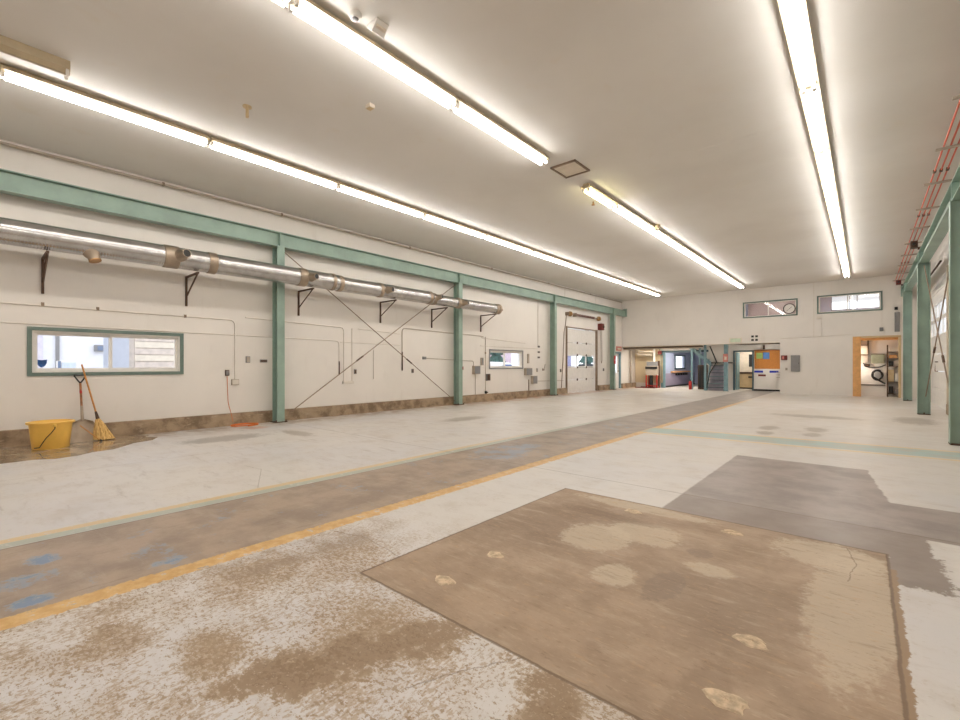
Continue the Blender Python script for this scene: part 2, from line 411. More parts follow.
def thing(name, loc, label, cat, group=None):
    o = D.objects.new(name, None); COL.objects.link(o); o.location = loc; o.empty_display_size = .1
    o['label'] = label; o['category'] = cat
    if group: o['group'] = group
    return o
def tag(o, label, cat, group=None, kind=None):
    o['label'] = label; o['category'] = cat
    if group: o['group'] = group
    if kind: o['kind'] = kind
    return o
def struct(name, loc=(0, 0, 0)):
    o = D.objects.new(name, None); COL.objects.link(o); o.location = loc; o['kind'] = 'structure'; return o
def copy_tree(o, loc, label=None, parent=None):
    c = o.copy(); COL.objects.link(c)
    if parent is not None: c.parent = parent
    else: c.location = loc
    if label: c['label'] = label
    for ch in list(o.children): copy_tree(ch, None, None, c)
    return c
def bx(*a): return MB().box(*a)
def wallx(name, x0, x1, y0, y1, z0, z1, holes, m):
    """wall along Y with rectangular holes (ya, yb, za, zb)"""
    b = MB()
    ys = sorted({y0, y1} | {v for h in holes for v in h[:2]}); zs = sorted({z0, z1} | {v for h in holes for v in h[2:]})
    for ya, yb in zip(ys, ys[1:]):
        run = None
        for za, zb in list(zip(zs, zs[1:])) + [(None, None)]:
            solid = za is not None and not any(h[0] < (ya + yb) / 2 < h[1] and h[2] < (za + zb) / 2 < h[3] for h in holes)
            if solid: run = (run[0], zb) if run else (za, zb)
            elif run: b.box(x0, x1, ya, yb, *run); run = None
    return b.build(name, m, kind='structure')
def wally(name, y0, y1, x0, x1, z0, z1, holes, m):
    b = MB()
    xs = sorted({x0, x1} | {v for h in holes for v in h[:2]}); zs = sorted({z0, z1} | {v for h in holes for v in h[2:]})
    for xa, xb in zip(xs, xs[1:]):
        run = None
        for za, zb in list(zip(zs, zs[1:])) + [(None, None)]:
            solid = za is not None and not any(h[0] < (xa + xb) / 2 < h[1] and h[2] < (za + zb) / 2 < h[3] for h in holes)
            if solid: run = (run[0], zb) if run else (za, zb)
            elif run: b.box(xa, xb, y0, y1, *run); run = None
    return b.build(name, m, kind='structure')

# ------------------------------------------------------------------ room shell
XL, XR, YN, YF, ZC = -10.75, 1.75, -7.3, 25.1, 5.07
bx(XL - .2, XR + .2, YN - .2, 34, -.15, 0).build('floor', FLOOR, kind='structure')
bx(XL - .2, XR + .2, YN - .2, 34, ZC, ZC + .15).build('ceiling', CEIL, kind='structure')
W1 = (.74, 2.91, 1.22, 1.945); W2 = (12.99, 15.10, 1.24, 1.90); OD = (18.72, 21.85, 0, 3.15); MD = (23.86, 24.88, 0, 2.05)
wallx('wall_left', XL - .2, XL, YN - .2, 27.2, 0, ZC, [W1, W2, OD, MD], WALL)
RD = (17.75, 22.75, 0, 4.0)
wallx('wall_right', XR, XR + .2, YN - .2, YF + .15, 0, ZC, [RD], WALL)
wally('wall_near', YN - .2, YN, XL, XR, 0, ZC, [], WALL)
OPEN = (XL, -3.03, 0, 2.42); NI = (-.39, 1.12, 0, 2.57)
UW1 = (-4.5, -2.4, 3.70, 4.37); UW2 = (-1.58, .50, 3.70, 4.40)
wally('wall_far', YF, YF + .15, XL, XR, 0, ZC, [OPEN, NI, UW1, UW2], WALL)
# curbs
def curb(name, segs, x0, x1):
    b = MB()
    for a, e in segs: b.box(x0, x1, a, e, 0, .27)
    return b.build(name, CURB, kind='structure')
curb('baseboard_left', [(YN, 18.62), (21.95, 23.8), (24.94, 26.95)], XL, XL + .12)
curb('baseboard_right', [(YN, 17.7), (22.8, YF)], XR - .06, XR)
# panel seams on the left wall above the beam and on the far wall
for k, (y, z0, z1) in enumerate(((18.56, 4.5, ZC), (21.77, 4.5, ZC))):
    bx(XL, XL + .012, y - .015, y + .015, z0, z1).build('trim_%d' % (k + 1), CONDUIT, kind='structure')
bx(-1.765, -1.735, YF - .012, YF, 2.63, ZC).build('trim_3', CONDUIT, kind='structure')
bx(XL, -3.03, YF - .02, YF + .15, 2.40, 2.42).build('trim_4', CREAM, kind='structure')

# ---- recess and back rooms
YB = 27.1
wally('wall_recess', YB, YB + .12, XL, -2.9, 0, 2.42, [(-9.05, -6.7, 0, 2.15), (-5.32, -4.46, 0, 2.06)], WALL)
bx(-3.03, -2.9, YF + .15, YB, 0, 2.42).build('wall_return', WALL, kind='structure')
bx(XL, -2.9, YF + .15, 34, 2.42, 2.52).build('ceiling_recess', WALL, kind='structure')
wallx('wall_corridor', -9.2, -9.06, YB + .12, 33.5, 0, 2.42, [(29.3, 31.2, 1.15, 1.93)], WALL_BLUE)
bx(-9.06, -9.05, YB + .12, 33.5, .1, .84).build('trim_5', WALL_MAUVE, kind='structure')
bx(-9.06, -9.04, YB + .12, 33.5, 0, .1).build('trim_6', BLACK, kind='structure')
bx(-9.2, -5.9, 33.5, 33.6, 0, 2.42).build('wall_corridor_end', WALL_BLUE, kind='structure')
bx(-6.0, -5.9, YB + .12, 33.5, 0, 2.42).build('wall_corridor_side', WALL_BLUE, kind='structure')
bx(-5.9, -4.0, 29.6, 29.7, 0, 2.42).build('wall_kitchenette', WALL_YEL, kind='structure')
bx(-4.05, -3.95, YB + .12, 29.6, 0, 2.42).build('wall_kitchenette_side', WALL_YEL, kind='structure')
# upper offices behind the two high windows
bx(-4.9, -1.95, 28.4, 28.5, 2.52, ZC).build('wall_office_back', WALL_PINK, kind='structure')
bx(-2.0, -1.9, YF + .15, 29.3, 2.52, ZC).build('wall_office_divider', WALL_PINK, kind='structure')
bx(-5.0, -4.9, YF + .15, 28.5, 2.52, ZC).build('wall_office_side', WALL_BLUE, kind='structure')
wally('wall_meeting', 29.2, 29.3, -1.9, 1.95, 2.52, ZC, [(-1.33, .75, 4.15, 4.97)], WALL_BLUE)
bx(-5.0, 1.95, YF + .15, 29.3, 2.42, 2.52).build('floor_office', PLY, kind='structure')
bx(1.75, 1.9, YF + .15, 29.3, 2.52, ZC).build('wall_meeting_side', WALL_BLUE, kind='structure')

# ---- niche framed in timber
bx(-.55, 1.3, 25.85, 25.95, 0, 2.42).build('wall_niche_back', WALL, kind='structure')
bx(-.55, -.45, YF + .15, 25.85, 0, 2.42).build('wall_niche_side', WALL, kind='structure')
bx(1.2, 1.3, YF + .15, 25.85, 0, 2.42).build('wall_niche_end', WALL, kind='structure')
dn = struct('door_4', (.36, YF, 0))
bx(-.40, -.13, YF - .03, YF + .10, 0, 2.55).build('plywood_jamb', PLY, dn)
bx(1.04, 1.12, YF - .02, YF + .12, 0, 2.55).build('timber_jamb', BEIGE, dn)
bx(-.40, 1.12, YF - .02, YF + .12, 2.51, 2.58).build('timber_header', BEIGE, dn)

# ------------------------------------------------------------------ windows of the side wall
def side_window(n, h, trim_m, tw, split):
    y0, y1, z0, z1 = h
    w = struct('window_%d' % n, (XL, (y0 + y1) / 2, z0))
    t = MB()
    t.box(XL, XL + .025, y0 - tw, y1 + tw, z1, z1 + tw); t.box(XL, XL + .025, y0 - tw, y1 + tw, z0 - tw, z0)
    t.box(XL, XL + .025, y0 - tw, y0, z0, z1); t.box(XL, XL + .025, y1, y1 + tw, z0, z1)
    t.build('window_trim', trim_m, w)
    r = MB(); k = .03
    r.box(XL - .2, XL - .01, y0, y0 + k, z0, z1); r.box(XL - .2, XL - .01, y1 - k, y1, z0, z1)
    r.box(XL - .2, XL - .01, y0 + k, y1 - k, z0, z0 + k); r.box(XL - .2, XL - .01, y0 + k, y1 - k, z1 - k, z1)
    r.build('window_frame', WHITE, w)
    f = MB(); xs = XL - .13; a = .045
    for ya, yb, dx in ((y0 + k, split + .02, .0), (split - .02, y1 - k, .035)):
        q = MB(); X0, X1 = xs + dx, xs + dx + .03; Z0, Z1 = z0 + k, z1 - k
        q.box(X0, X1, ya, ya + a, Z0, Z1); q.box(X0, X1, yb - a, yb, Z0, Z1)
        q.box(X0, X1, ya + a, yb - a, Z0, Z0 + a); q.box(X0, X1, ya + a, yb - a, Z1 - a, Z1)
        so = q.build('sash', WHITE, w)
        bx(X0 + .012, X0 + .018, ya + a, yb - a, Z0 + a, Z1 - a).build('pane', GLASS, so)
    return w
w1 = side_window(1, W1, GREEN_TRIM, .06, 1.80)
w2 = side_window(2, W2, GREYBOX, .05, 14.0)
# sticker on the pane of the first window
st = MB(); pts = [(.80, 1.445), (.805, 1.38), (.83, 1.33), (.868, 1.305), (.906, 1.33), (.931, 1.38), (.936, 1.445), (.868, 1.435)]
st.prism([(y, z) for y, z in pts], 'x', XL - .110, XL - .107)
tag(st.build('shield_sticker', BLUEST), 'blue shield shaped sticker low on the glass of the wide green framed window', 'sticker')
# upper far windows
def far_window(n, h, split, m):
    x0, x1, z0, z1 = h; w = struct('window_%d' % n, ((x0 + x1) / 2, YF, z0)); t = .055
    f = MB()
    f.box(x0 - t, x1 + t, YF - .03, YF, z1, z1 + t); f.box(x0 - t, x1 + t, YF - .03, YF, z0 - t, z0)
    f.box(x0 - t, x0, YF - .03, YF, z0, z1); f.box(x1, x1 + t, YF - .03, YF, z0, z1)
    f.build('window_trim', GREEN_TRIM, w)
    g = MB(); y0, y1 = YF + .02, YF + .06; a = .05
    g.box(x0, x0 + a, y0, y1, z0, z1); g.box(x1 - a, x1, y0, y1, z0, z1); g.box(x0 + a, x1 - a, y0, y1, z0, z0 + a * .6); g.box(x0 + a, x1 - a, y0, y1, z1 - a * .6, z1)
    g.box(split - .02, split + .02, y0, y1, z0 + a * .6, z1 - a * .6)
    g.build('window_frame', WHITE, w)
    bx(x0 + a, split - .02, y0 + .015, y0 + .021, z0 + .03, z1 - .03).build('pane', m, w)
    bx(split + .02, x1 - a, y0 + .015, y0 + .021, z0 + .03, z1 - .03).build('pane', m, w)
far_window(3, UW1, -3.5, GLASS_R)
far_window(4, UW2, -.57, GLASS)
# meeting room outside window
wm = struct('window_5', (-.1, 29.2, 4.02)); f = MB()
for x in (-1.33, -.60, -.32, .71): f.box(x, x + .04, 29.2, 29.26, 4.15, 4.97)
f.box(-1.33, .75, 29.2, 29.26, 4.15, 4.19); f.box(-1.33, .75, 29.2, 29.26, 4.93, 4.97); f.build('window_frame', GREYBOX, wm)
bx(-1.29, .71, 29.22, 29.226, 4.19, 4.93).build('pane', GLASS, wm)
# corridor window
wc = struct('window_6', (-9.06, 30.2, 1.15)); f = MB()
for a in ((29.2, 29.32, 1.07, 2.01), (31.18, 31.3, 1.07, 2.01), (29.2, 31.3, 1.07, 1.17), (29.2, 31.3, 1.91, 2.01)): f.box(-9.06, -9.02, *a)
f.build('window_trim', TEAL_D, wc)
bx(-9.14, -9.134, 29.3, 31.2, 1.15, 1.93).build('pane', GLASS, wc)

# wall clock hanging in front of the high window
ck = thing('wall_clock', (-2.66, YF - .03, 3.73), 'round black rimmed wall clock in front of the dark high window on the far wall', 'clock')
cc = (-2.66, YF - .04, 3.97)
rim = MB(); prof = [(.205, 0), (.235, 0), (.24, -.03), (.205, -.035), (.205, 0)]
rim.lathe([(r, h) for r, h in prof], cc, 'y', 32, cap=False); rim.build('rim', BLACK, ck)
MB().lathe([(.205, -.005), (.205, -.012)], cc, 'y', 32).build('dial', WHITE, ck)
h1 = MB(); h1.box(cc[0] - .007, cc[0] + .007, cc[1] - .022, cc[1] - .017, cc[2], cc[2] + .12, Matrix.Rotation(.9, 3, 'Y'), cc); h1.build('hour_hand', BLACK, ck)
h1 = MB(); h1.box(cc[0] - .005, cc[0] + .005, cc[1] - .028, cc[1] - .024, cc[2], cc[2] + .17, Matrix.Rotation(3.9, 3, 'Y'), cc); h1.build('minute_hand', BLACK, ck)

# ------------------------------------------------------------------ overhead door, left wall
dr = struct('door_1', (XL, 20.3, 0))
zs = [.01, .63, 1.235, 1.84, 2.44, 3.12]
xd0, xd1 = XL - .10, XL - .05
for i, (a, b) in enumerate(zip(zs, zs[1:])):
    p = MB()
    if i == 2:
        for ya, yb in ((18.82, 18.90), (19.82, 19.88), (20.76, 20.82), (21.70, 21.78)): p.box(xd0, xd1, ya, yb, a + .005, b - .005)
        p.box(xd0, xd1, 18.9, 21.7, a + .005, a + .05); p.box(xd0, xd1, 18.9, 21.7, b - .05, b - .005)
        po = p.build('door_panel', WHITE, dr)
        for ya, yb in ((18.9, 19.82), (19.88, 20.76), (20.82, 21.7)): bx(xd0 + .02, xd0 + .026, ya, yb, a + .05, b - .05).build('pane', GLASS, po)
    else:
        p.box(xd0, xd1, 18.82, 21.78, a + .008, b - .008)
        p.box(xd1, xd1 + .008, 18.9, 21.7, a + .06, b - .06)
        p.build('door_panel', WHITE, dr)
for z in zs[1:5]:
    for y in (19.85, 20.79): bx(xd1, xd1 + .03, y - .04, y + .04, z - .05, z + .05).build('hinge', RUST, dr)
for y in (18.68, 21.83): 
    t = MB(); t.box(XL - .04, XL + .06, y - .04, y + .04, 0, 3.2); t.build('track', PIPE_D, dr)
bx(XL - .02, XL + .04, 18.7, 21.85, 3.13, 3.19).build('head_rail', PIPE_D, dr)
sh = MB().cyl((XL + .16, 18.65, 3.78), (XL + .16, 21.95, 3.78), .018, 8).build('torsion_shaft', PIPE_D, dr)
for y in (19.0 - .28, 21.72): MB().lathe([(.03, 0), (.11, .01), (.12, .03), (.09, .05), (.12, .09), (.11, .11), (.03, .12)], (XL + .16, y, 3.78), 'y', 18).build('cable_drum', BRASS, sh)
sp = MB(); sp.tube([(XL + .16 + .05 * math.cos(t * 1.0), 19.4 + t * .0105, 3.78 + .05 * math.sin(t)) for t in [k * PI / 4 for k in range(230)]], .008, 4)
sp.build('torsion_spring', MAROON, sh)
for y in (18.62, 19.35, 21.96): bx(XL, XL + .2, y - .02, y + .02, 3.70, 3.86).build('bearing_plate', PIPE_D, dr)
op = bx(XL + .0, XL + .24, 21.98, 22.28, 3.2, 3.55).build('door_operator', MAROON, dr, .015)
MB().cyl((XL + .24, 22.12, 3.38), (XL + .3, 22.12, 3.38), .07, 14).build('operator_motor', RUST, op)
ch = MB(); ch.tube([(XL + .12, 22.1, 3.2), (XL + .12, 22.14, 1.6), (XL + .12, 22.2, 1.45), (XL + .12, 22.26, 1.6), (XL + .12, 22.22, 3.2)], .010, 6); ch.build('pull_chain', PIPE_D, dr)
cb = MB(); cb.tube([(XL + .05, 18.62, 3.7), (XL + .05, 18.55, 3.3), (XL + .03, 18.45, 2.9), (XL + .03, 18.35, 1.6), (XL + .03, 18.2, .28)], .016, 6); cb.build('lift_cable', PIPE_D, dr)

# man door, left wall
md = struct('door_2', (XL, 24.4, 0)); f = MB()
f.box(XL - .2, XL + .03, 23.80, 23.90, 0, 2.1); f.box(XL - .2, XL + .03, 24.82, 24.93, 0, 2.1); f.box(XL - .2, XL + .03, 23.9, 24.82, 2.0, 2.1)
f.build('door_frame', TEAL, md)
lf = MB(); lf.box(XL - .12, XL - .07, 23.9, 24.08, .01, 2.0); lf.box(XL - .12, XL - .07, 24.64, 24.82, .01, 2.0); lf.box(XL - .12, XL - .07, 24.08, 24.64, 1.85, 2.0); lf.box(XL - .12, XL - .07, 24.08, 24.64, .01, .9)
lo = lf.build('door_leaf', WHITE, md); bx(XL - .1, XL - .094, 24.08, 24.64, .9, 1.85).build('pane', GLASS, lo)
MB().cyl((XL - .07, 24.7, 1.0), (XL - .02, 24.7, 1.0), .03, 12).build('door_knob', BRASS, lo)

# overhead door, right wall
rd = struct('door_3', (XR, 20.2, 0))
for i in range(7):
    a = .02 + i * .565; p = MB(); tr = i in (4, 5)
    x0, x1 = XR + .05, XR + .10
    if tr:
        for k in range(6): ya = 17.8 + k * .97; p.box(x0, x1, ya, ya + .06, a, a + .56)
        p.box(x0, x1, 17.8, 22.71, a, a + .05); p.box(x0, x1, 17.8, 22.71, a + .51, a + .56)
        po = p.build('door_panel', WHITE, rd)
        for k in range(5): ya = 17.86 + k * .97; bx(x0 + .02, x0 + .026, ya, ya + .91, a + .05, a + .51).build('pane', GLASS, po)
    else:
        p.box(x0, x1, 17.8, 22.71, a + .006, a + .556); p.box(x0 - .008, x0, 17.9, 22.6, a + .07, a + .26); p.box(x0 - .008, x0, 17.9, 22.6, a + .31, a + .5)
        p.build('door_panel', WHITE, rd)
for y in (17.72, 22.78): bx(XR - .05, XR + .05, y - .04, y + .04, 0, 4.1).build('track', CREAM, rd)
MB().cyl((XR - .18, 17.5, 4.2), (XR - .18, 23.0, 4.2), .025, 8).build('torsion_shaft', RUST, rd)
hd = MB(); hd.tube([(XR + .04, 20.6, 1.15), (XR - .03, 20.6, 1.15), (XR - .03, 20.6, 1.45), (XR + .04, 20.6, 1.45)], .014, 6); hd.build('door_handle', RUST, rd)
sg = thing('safety_notice', (XR + .035, 18.15, 2.2), 'small white notice with two dark blue round symbols beside the nearest right wall column', 'sign')
bx(XR + .030, XR + .041, 17.97, 18.33, 2.22, 2.80).build('board', WHITE, sg)
for z in (2.62, 2.40): MB().cyl((XR + .029, 18.15, z), (XR + .026, 18.15, z), .10, 20).build('round_symbol', BLUE, sg)

# ------------------------------------------------------------------ steel frame
CY = [4.85, 11.0, 17.15, 23.3]
def ibeam(b, x, hw, z0, z1, y0, y1, tf=.016, tw=.012):
    b.box(x - hw, x + hw, y0, y1, z1 - tf, z1); b.box(x - hw, x + hw, y0, y1, z0, z0 + tf); b.box(x - tw / 2, x + tw / 2, y0, y1, z0 + tf, z1 - tf)
def column(x, y, lab, side):
    t = thing('steel_column', (x, y, 0), lab, 'column', 'green steel columns')
    b = MB(); d = .125; hw = .088
    b.box(x - d, x - d + .014, y - hw, y + hw, .02, 4.14); b.box(x + d - .014, x + d, y - hw, y + hw, .02, 4.14); b.box(x - d + .014, x + d - .014, y - .006, y + .006, .02, 4.14)
    b.build('shaft', GREEN, t)
    bx(x - .125, x + .16 if side < 0 else x + .125, y - .14, y + .14, 0, .02).build('base_plate', RUST, t)
    bp = MB()
    for dy in (-.115, .115): bp.cyl((x + (.14 if side < 0 else 0), y + dy, .02), (x + (.14 if side < 0 else 0), y + dy, .06), .014, 8)
    bp.build('anchor_bolt', RUST, t)
    return t
XCL, XCR = XL + .245, 1.215
for y, l in zip(CY, ('green steel column on the left wall nearest the yellow bucket', 'green steel column at the far foot of the left crossed brace rods',
                     'green steel column just left of the white overhead door', 'green steel column between the overhead door and the far left doorway')): column(XCL, y, l, -1)
for y, l in zip(CY[1:], ('green steel column cut by the right edge of the photo', 'green steel column in the middle of the right hand wall', 'green steel column beside the timber framed niche')): column(XCR, y, l, 1)
def beam(x, y0, y1, lab, ys):
    t = thing('crane_beam', (x, (y0 + y1) / 2, 4.14), lab, 'beam')
    b = MB(); ibeam(b, x, .1, 4.14, 4.48, y0, y1); b.build('girder', GREEN, t)
    for y in ys:
        bx(x - .1, x + .1, y - .008, y + .008, 4.156, 4.464).build('stiffener', GREEN, t)
    bx(x - .11, x + .11, y1 - .02, y1, 4.14, 4.60).build('end_stop', GREEN, t)
beam(XCL, YN + .02, 25.0, 'long green steel girder along the left wall carried on columns', CY)
beam(XCR, YN + .02, 25.0, 'long green steel girder along the right wall under red conductor bars', CY[1:])
def rod(p0, p1, lab):
    t = thing('brace_rod', ((p0[0] + p1[0]) / 2, (p0[1] + p1[1]) / 2, min(p0[2], p1[2])), lab, 'brace', 'diagonal brace rods')
    MB().cyl(p0, p1, .012, 8).build('rod', PIPE_D, t)
    P0, P1 = Vector(p0), Vector(p1); m_ = P0.lerp(P1, .66); d_ = (P1 - P0).normalized() * .12
    MB().cyl(m_ - d_, m_ + d_, .022, 8).build('turnbuckle', RUST, t)
xb = XCL - .03
rod((xb, 4.97, 4.08), (xb, 10.88, .12), 'left wall brace rod sloping down away from the yellow bucket')
rod((xb + .03, 10.88, 4.08), (xb + .03, 5.15, .22), 'left wall brace rod sloping down towards the yellow bucket')
rod((XCR, 17.03, 4.05), (XCR, 11.13, .15), 'right wall brace rod sloping down towards the right edge of the photo')
rod((XCR + .03, 11.13, 4.05), (XCR + .03, 17.03, .5), 'right wall brace rod sloping down away from the right edge of the photo')

# conductor bars on the right girder
for i, x in enumerate((.93, 1.01, 1.09)):
    t = thing('conductor_bar', (x, 11.4, 4.75), 'orange red conductor bar above the right girder, ' + ('farthest from the wall', 'middle of three', 'nearest to the wall')[i], 'conductor bar', 'conductor bars')
    MB().cyl((x, YN + .05, 4.765), (x, 25.0, 4.765), .013, 8).build('bar', REDBAR, t)
    for y in [5.0 + k * 3.1 for k in range(6)]: bx(x - .02, x + .02, y - .05, y + .05, 4.75, 4.785).build('splice_clip', RUST, t)
for k in range(11):
    y = 24.4 - 1.8 * k; n = k
    t = thing('conductor_bracket', (XCR, y, 4.48), '%s steel bracket from the far wall holding the red conductor bars' % ORD[n], 'bracket', 'conductor bar brackets')
    bx(.84, XCR + .05, y - .02, y + .02, 4.715, 4.75).build('arm', TANBOX, t)
    bx(XCR - .02, XCR + .02, y - .02, y + .02, 4.48, 4.715).build('post', TANBOX, t)
for y, l, m_ in ((16.9, 'dark red collector box among the conductor bars above the middle right column', RUST), (24.2, 'reddish junction box at the far end of the conductor bars', MAROON)):
    t = thing('collector_box', (1.0, y, 4.58), l, 'junction box')
    bx(.93, 1.08, y - .12, y + .12, 4.53, 4.71).build('housing', m_, t, .01)
    MB().cyl((1.0, y - .12, 4.62), (1.0, y - .2, 4.62), .035, 10).build('gland', BLACK, t)
    bx(1.08, 1.2, y - .03, y + .03, 4.482, 4.55).build('mounting_foot', RUST, t)

# ------------------------------------------------------------------ duct
XD, ZD = -10.10, 3.43
du = thing('ventilation_duct', (XD, 5.0, ZD), 'long galvanised spiral exhaust duct on brackets along the left wall', 'duct')
def ribbed(y0, y1, r, dz, name='duct_section', pitch=.04, amp=.003, m_=GALV):
    prof = [(r * .98, 0)]; n = int((y1 - y0) / pitch)
    for k in range(n):
        a = k * (y1 - y0) / n; p = (y1 - y0) / n
        prof += [(r, a + p * .12), (r, a + p * .72), (r - amp, a + p * .82), (r - amp, a + p * .92)]
    prof.append((r * .98, y1 - y0))
    return MB().lathe(prof, (XD, y0, ZD + dz), 'y', 28).build(name, m_, du)
ribbed(YN + .05, 3.22, .205, 0)
ribbed(3.34, 6.0, .2, 0)
ribbed(6.22, 9.25, .19, -.02, 'duct_section', .1, .003)
ribbed(9.45, 12.6, .165, -.05, 'duct_section', .1, .003)
for y0, y1, r, dz in ((3.2, 3.36, .215, 0), (5.95, 6.04, .213, 0), (6.14, 6.26, .206, -.01), (9.2, 9.32, .2, -.02), (9.38, 9.5, .185, -.04), (5.1, 5.3, .212, 0), (2.45, 2.7, .215, 0), (7.38, 7.5, .2, -.02), (10.45, 10.6, .178, -.05), (12.45, 12.58, .178, -.05)):
    MB().lathe([(r - .012, 0), (r, .01), (r, y1 - y0 - .01), (r - .012, y1 - y0)], (XD, y0, ZD + dz), 'y', 28).build('joint_band', GALV_B, du)
ribbed(6.02, 6.2, .195, -.005)
ribbed(9.3, 9.42, .17, -.035)
def stub(y, ang, L, r, dz, cap, r0):
    """branch stub pointing to +X, rotated towards the floor by ang"""
    d = Vector((math.cos(ang), .25, -math.sin(ang))).normalized(); c = Vector((XD, y, ZD + dz))
    b = MB(); rings = []
    u = d.cross(Vector((0, 1, 0))).normalized(); w = d.cross(u)
    for k, (t, rr) in enumerate(((r0 * .55, r * 1.7), (r0 * .96, r * 1.45), (r0 + L * .45, r * 1.05), (r0 + L, r), (r0 + L, r * .86), (r0 + L - .06, r * .84))): rings.append(b.ring(c + d * t, u, w, rr, 18))
    b.skin(rings, False); so = b.build('branch_stub', GALV_B, du)
    e = c + d * (r0 + L - .008) if not cap else c + d * (r0 + L + .01)
    bb = MB(); bb.skin([bb.ring(e - d * .01, u, w, r * (.85 if not cap else 1.05), 18), bb.ring(e + d * .005, u, w, r * (.85 if not cap else 1.05), 18)]); bb.build('mouth_shade' if not cap else 'end_cap', BLACK if not cap else BRASS, so)  # black disc stands for the shade inside an open stub
stub(1.38, 1.25, .10, .085, 0, True, .205)
stub(2.66, -.12, .18, .08, 0, False, .2)
stub(5.32, -.02, .16, .072, 0, False, .2)
stub(7.56, -.02, .16, .070, -.02, False, .19)
stub(9.45, -.15, .16, .068, -.03, False, .18)
stub(10.65, -.02, .16, .068, -.05, False, .165)
ec = MB(); ec.lathe([(.165, 0), (.19, .02), (.19, .12), (.15, .16), (.05, .17), (.045, .34), (.02, .35)], (XD, 12.58, ZD - .05), 'y', 24); ec.build('end_damper', GALV_B, du)
for i, (y, z) in enumerate(((.87, 3.2), (3.02, 3.2), (5.46, 3.205), (7.95, 3.2), (9.99, 3.185), (12.45, 3.19))):
    t = thing('duct_bracket', (XL, y, z - .62), ('triangular steel duct bracket above the wide green framed window, nearest of its row', 'triangular steel duct bracket between the wide green framed window and first column',
        'triangular steel duct bracket just beyond the first left column', 'triangular steel duct bracket over the middle of the crossed rods', 'triangular steel duct bracket just before the second left column', 'triangular steel duct bracket at the far end of the duct')[i], 'bracket', 'duct brackets')
    a = .018
    bx(XL - .003, XL + .035, y - a, y + a, z - .62, z).build('wall_leg', RUST, t)
    bx(XL + .035, XD + .1, y - a, y + a, z - .035, z).build('arm', RUST, t)
    b = MB(); b.tube([(XL + .03, y, z - .42), (XD + .06, y, z - .03)], .018, 4); b.build('strut', RUST, t)

# ------------------------------------------------------------------ fluorescent strips
def strip_light(x, y0, L, lab, tm=TUBE, group='fluorescent strips', lit=True, h=.115):
    t = thing('strip_light', (x, y0, ZC), lab, 'light fixture', group); y1 = y0 + L - .012; y0 += .012
    z = ZC - h
    hb = MB(); hb.prism([(x - .06, ZC), (x + .06, ZC), (x + .06, ZC - .03), (x + .108, ZC - .045), (x + .108, ZC - .081), (x + .100, ZC - .081), (x + .090, ZC - .055), (x + .025, z + .02), (x - .025, z + .02), (x - .090, ZC - .055), (x - .100, ZC - .081), (x - .108, ZC - .081), (x - .108, ZC - .045), (x - .06, ZC - .03)], 'y', y0, y1); hb.build('housing', FIXT, t)
    if lit:
        for sx in (-.058, .058):
            MB().cyl((x + sx, y0 + .035, z - .012), (x + sx, y1 - .035, z - .012), .019, 10).build('tube', tm, t)
            for ya in (y0, y1 - .035): bx(x + sx - (.018 if sx < 0 else .022), x + sx + (.022 if sx < 0 else .018), ya, ya + .035, z - .035, z + .03).build('socket', WHITE, t)
    return t
K = .965
proto = strip_light(-8.10, 0, 2.325, '', group='left ceiling row of strips')
def row(x, ys, nm, grp, proto):
    n = len(ys)
    for i, y in enumerate(sorted(ys, reverse=True)):
        o = copy_tree(proto, (x, y, ZC), '%s lit fluorescent strip from the far wall in the %s' % (ORD[i], nm)); o['group'] = grp
row(-8.10, [.27 + 2.325 * k for k in range(-3, 10)], 'ceiling row nearest the left wall', 'left ceiling row of strips', proto)  # the strips farthest behind the camera are unseen, added for light near it
row(-4.33, [9.70 + 2.325 * k for k in range(6)], 'middle ceiling row beyond the hatch', 'far middle row of strips', proto)
for y, l in ((-4.85, 'fifth lit twin tube strip back from the square ceiling hatch, unseen, added for light near the camera'), (-2.525, 'fourth lit twin tube strip back from the square ceiling hatch, unseen, added for light near the camera'), (-.20, 'third lit twin tube strip back from the square ceiling hatch'), (2.125, 'lit twin tube strip in the middle of the row before the hatch'), (4.45, 'lit twin tube strip ending at the square ceiling hatch')):  # hindmost two are unseen, added to brighten the area near the camera
    o = copy_tree(proto, (-4.33, y, ZC), l); o['group'] = 'near middle row of strips'
row(-.555, [2.56 + 2.325 * k for k in range(-4, 9)], 'ceiling row nearest the right wall', 'right ceiling row of strips', proto)  # its hindmost strips lie out of view, added for more light up close
strip_light(-4.33, 8.30, 1.39, 'short yellowed fluorescent strip beyond the square ceiling hatch', TUBE_Y, 'far middle row of strips')
def kill(o):
    for c in list(o.children): kill(c)
    D.objects.remove(o)
kill(proto)
dead = thing('strip_light', (-7.43, -1.5, ZC), 'unlit beige strip light housing without tubes in the upper left corner', 'light fixture')
hb = MB(); hb.prism([(-7.50, ZC), (-7.36, ZC), (-7.36, ZC - .10), (-7.41, ZC - .15), (-7.45, ZC - .15), (-7.50, ZC - .10)], 'y', -1.5, .84); hb.build('housing', FIXT, dead)
for x in (-7.475, -7.385): bx(x - .02, x + .02, .80, .83, ZC - .19, ZC - .10).build('socket', WHITE, dead)

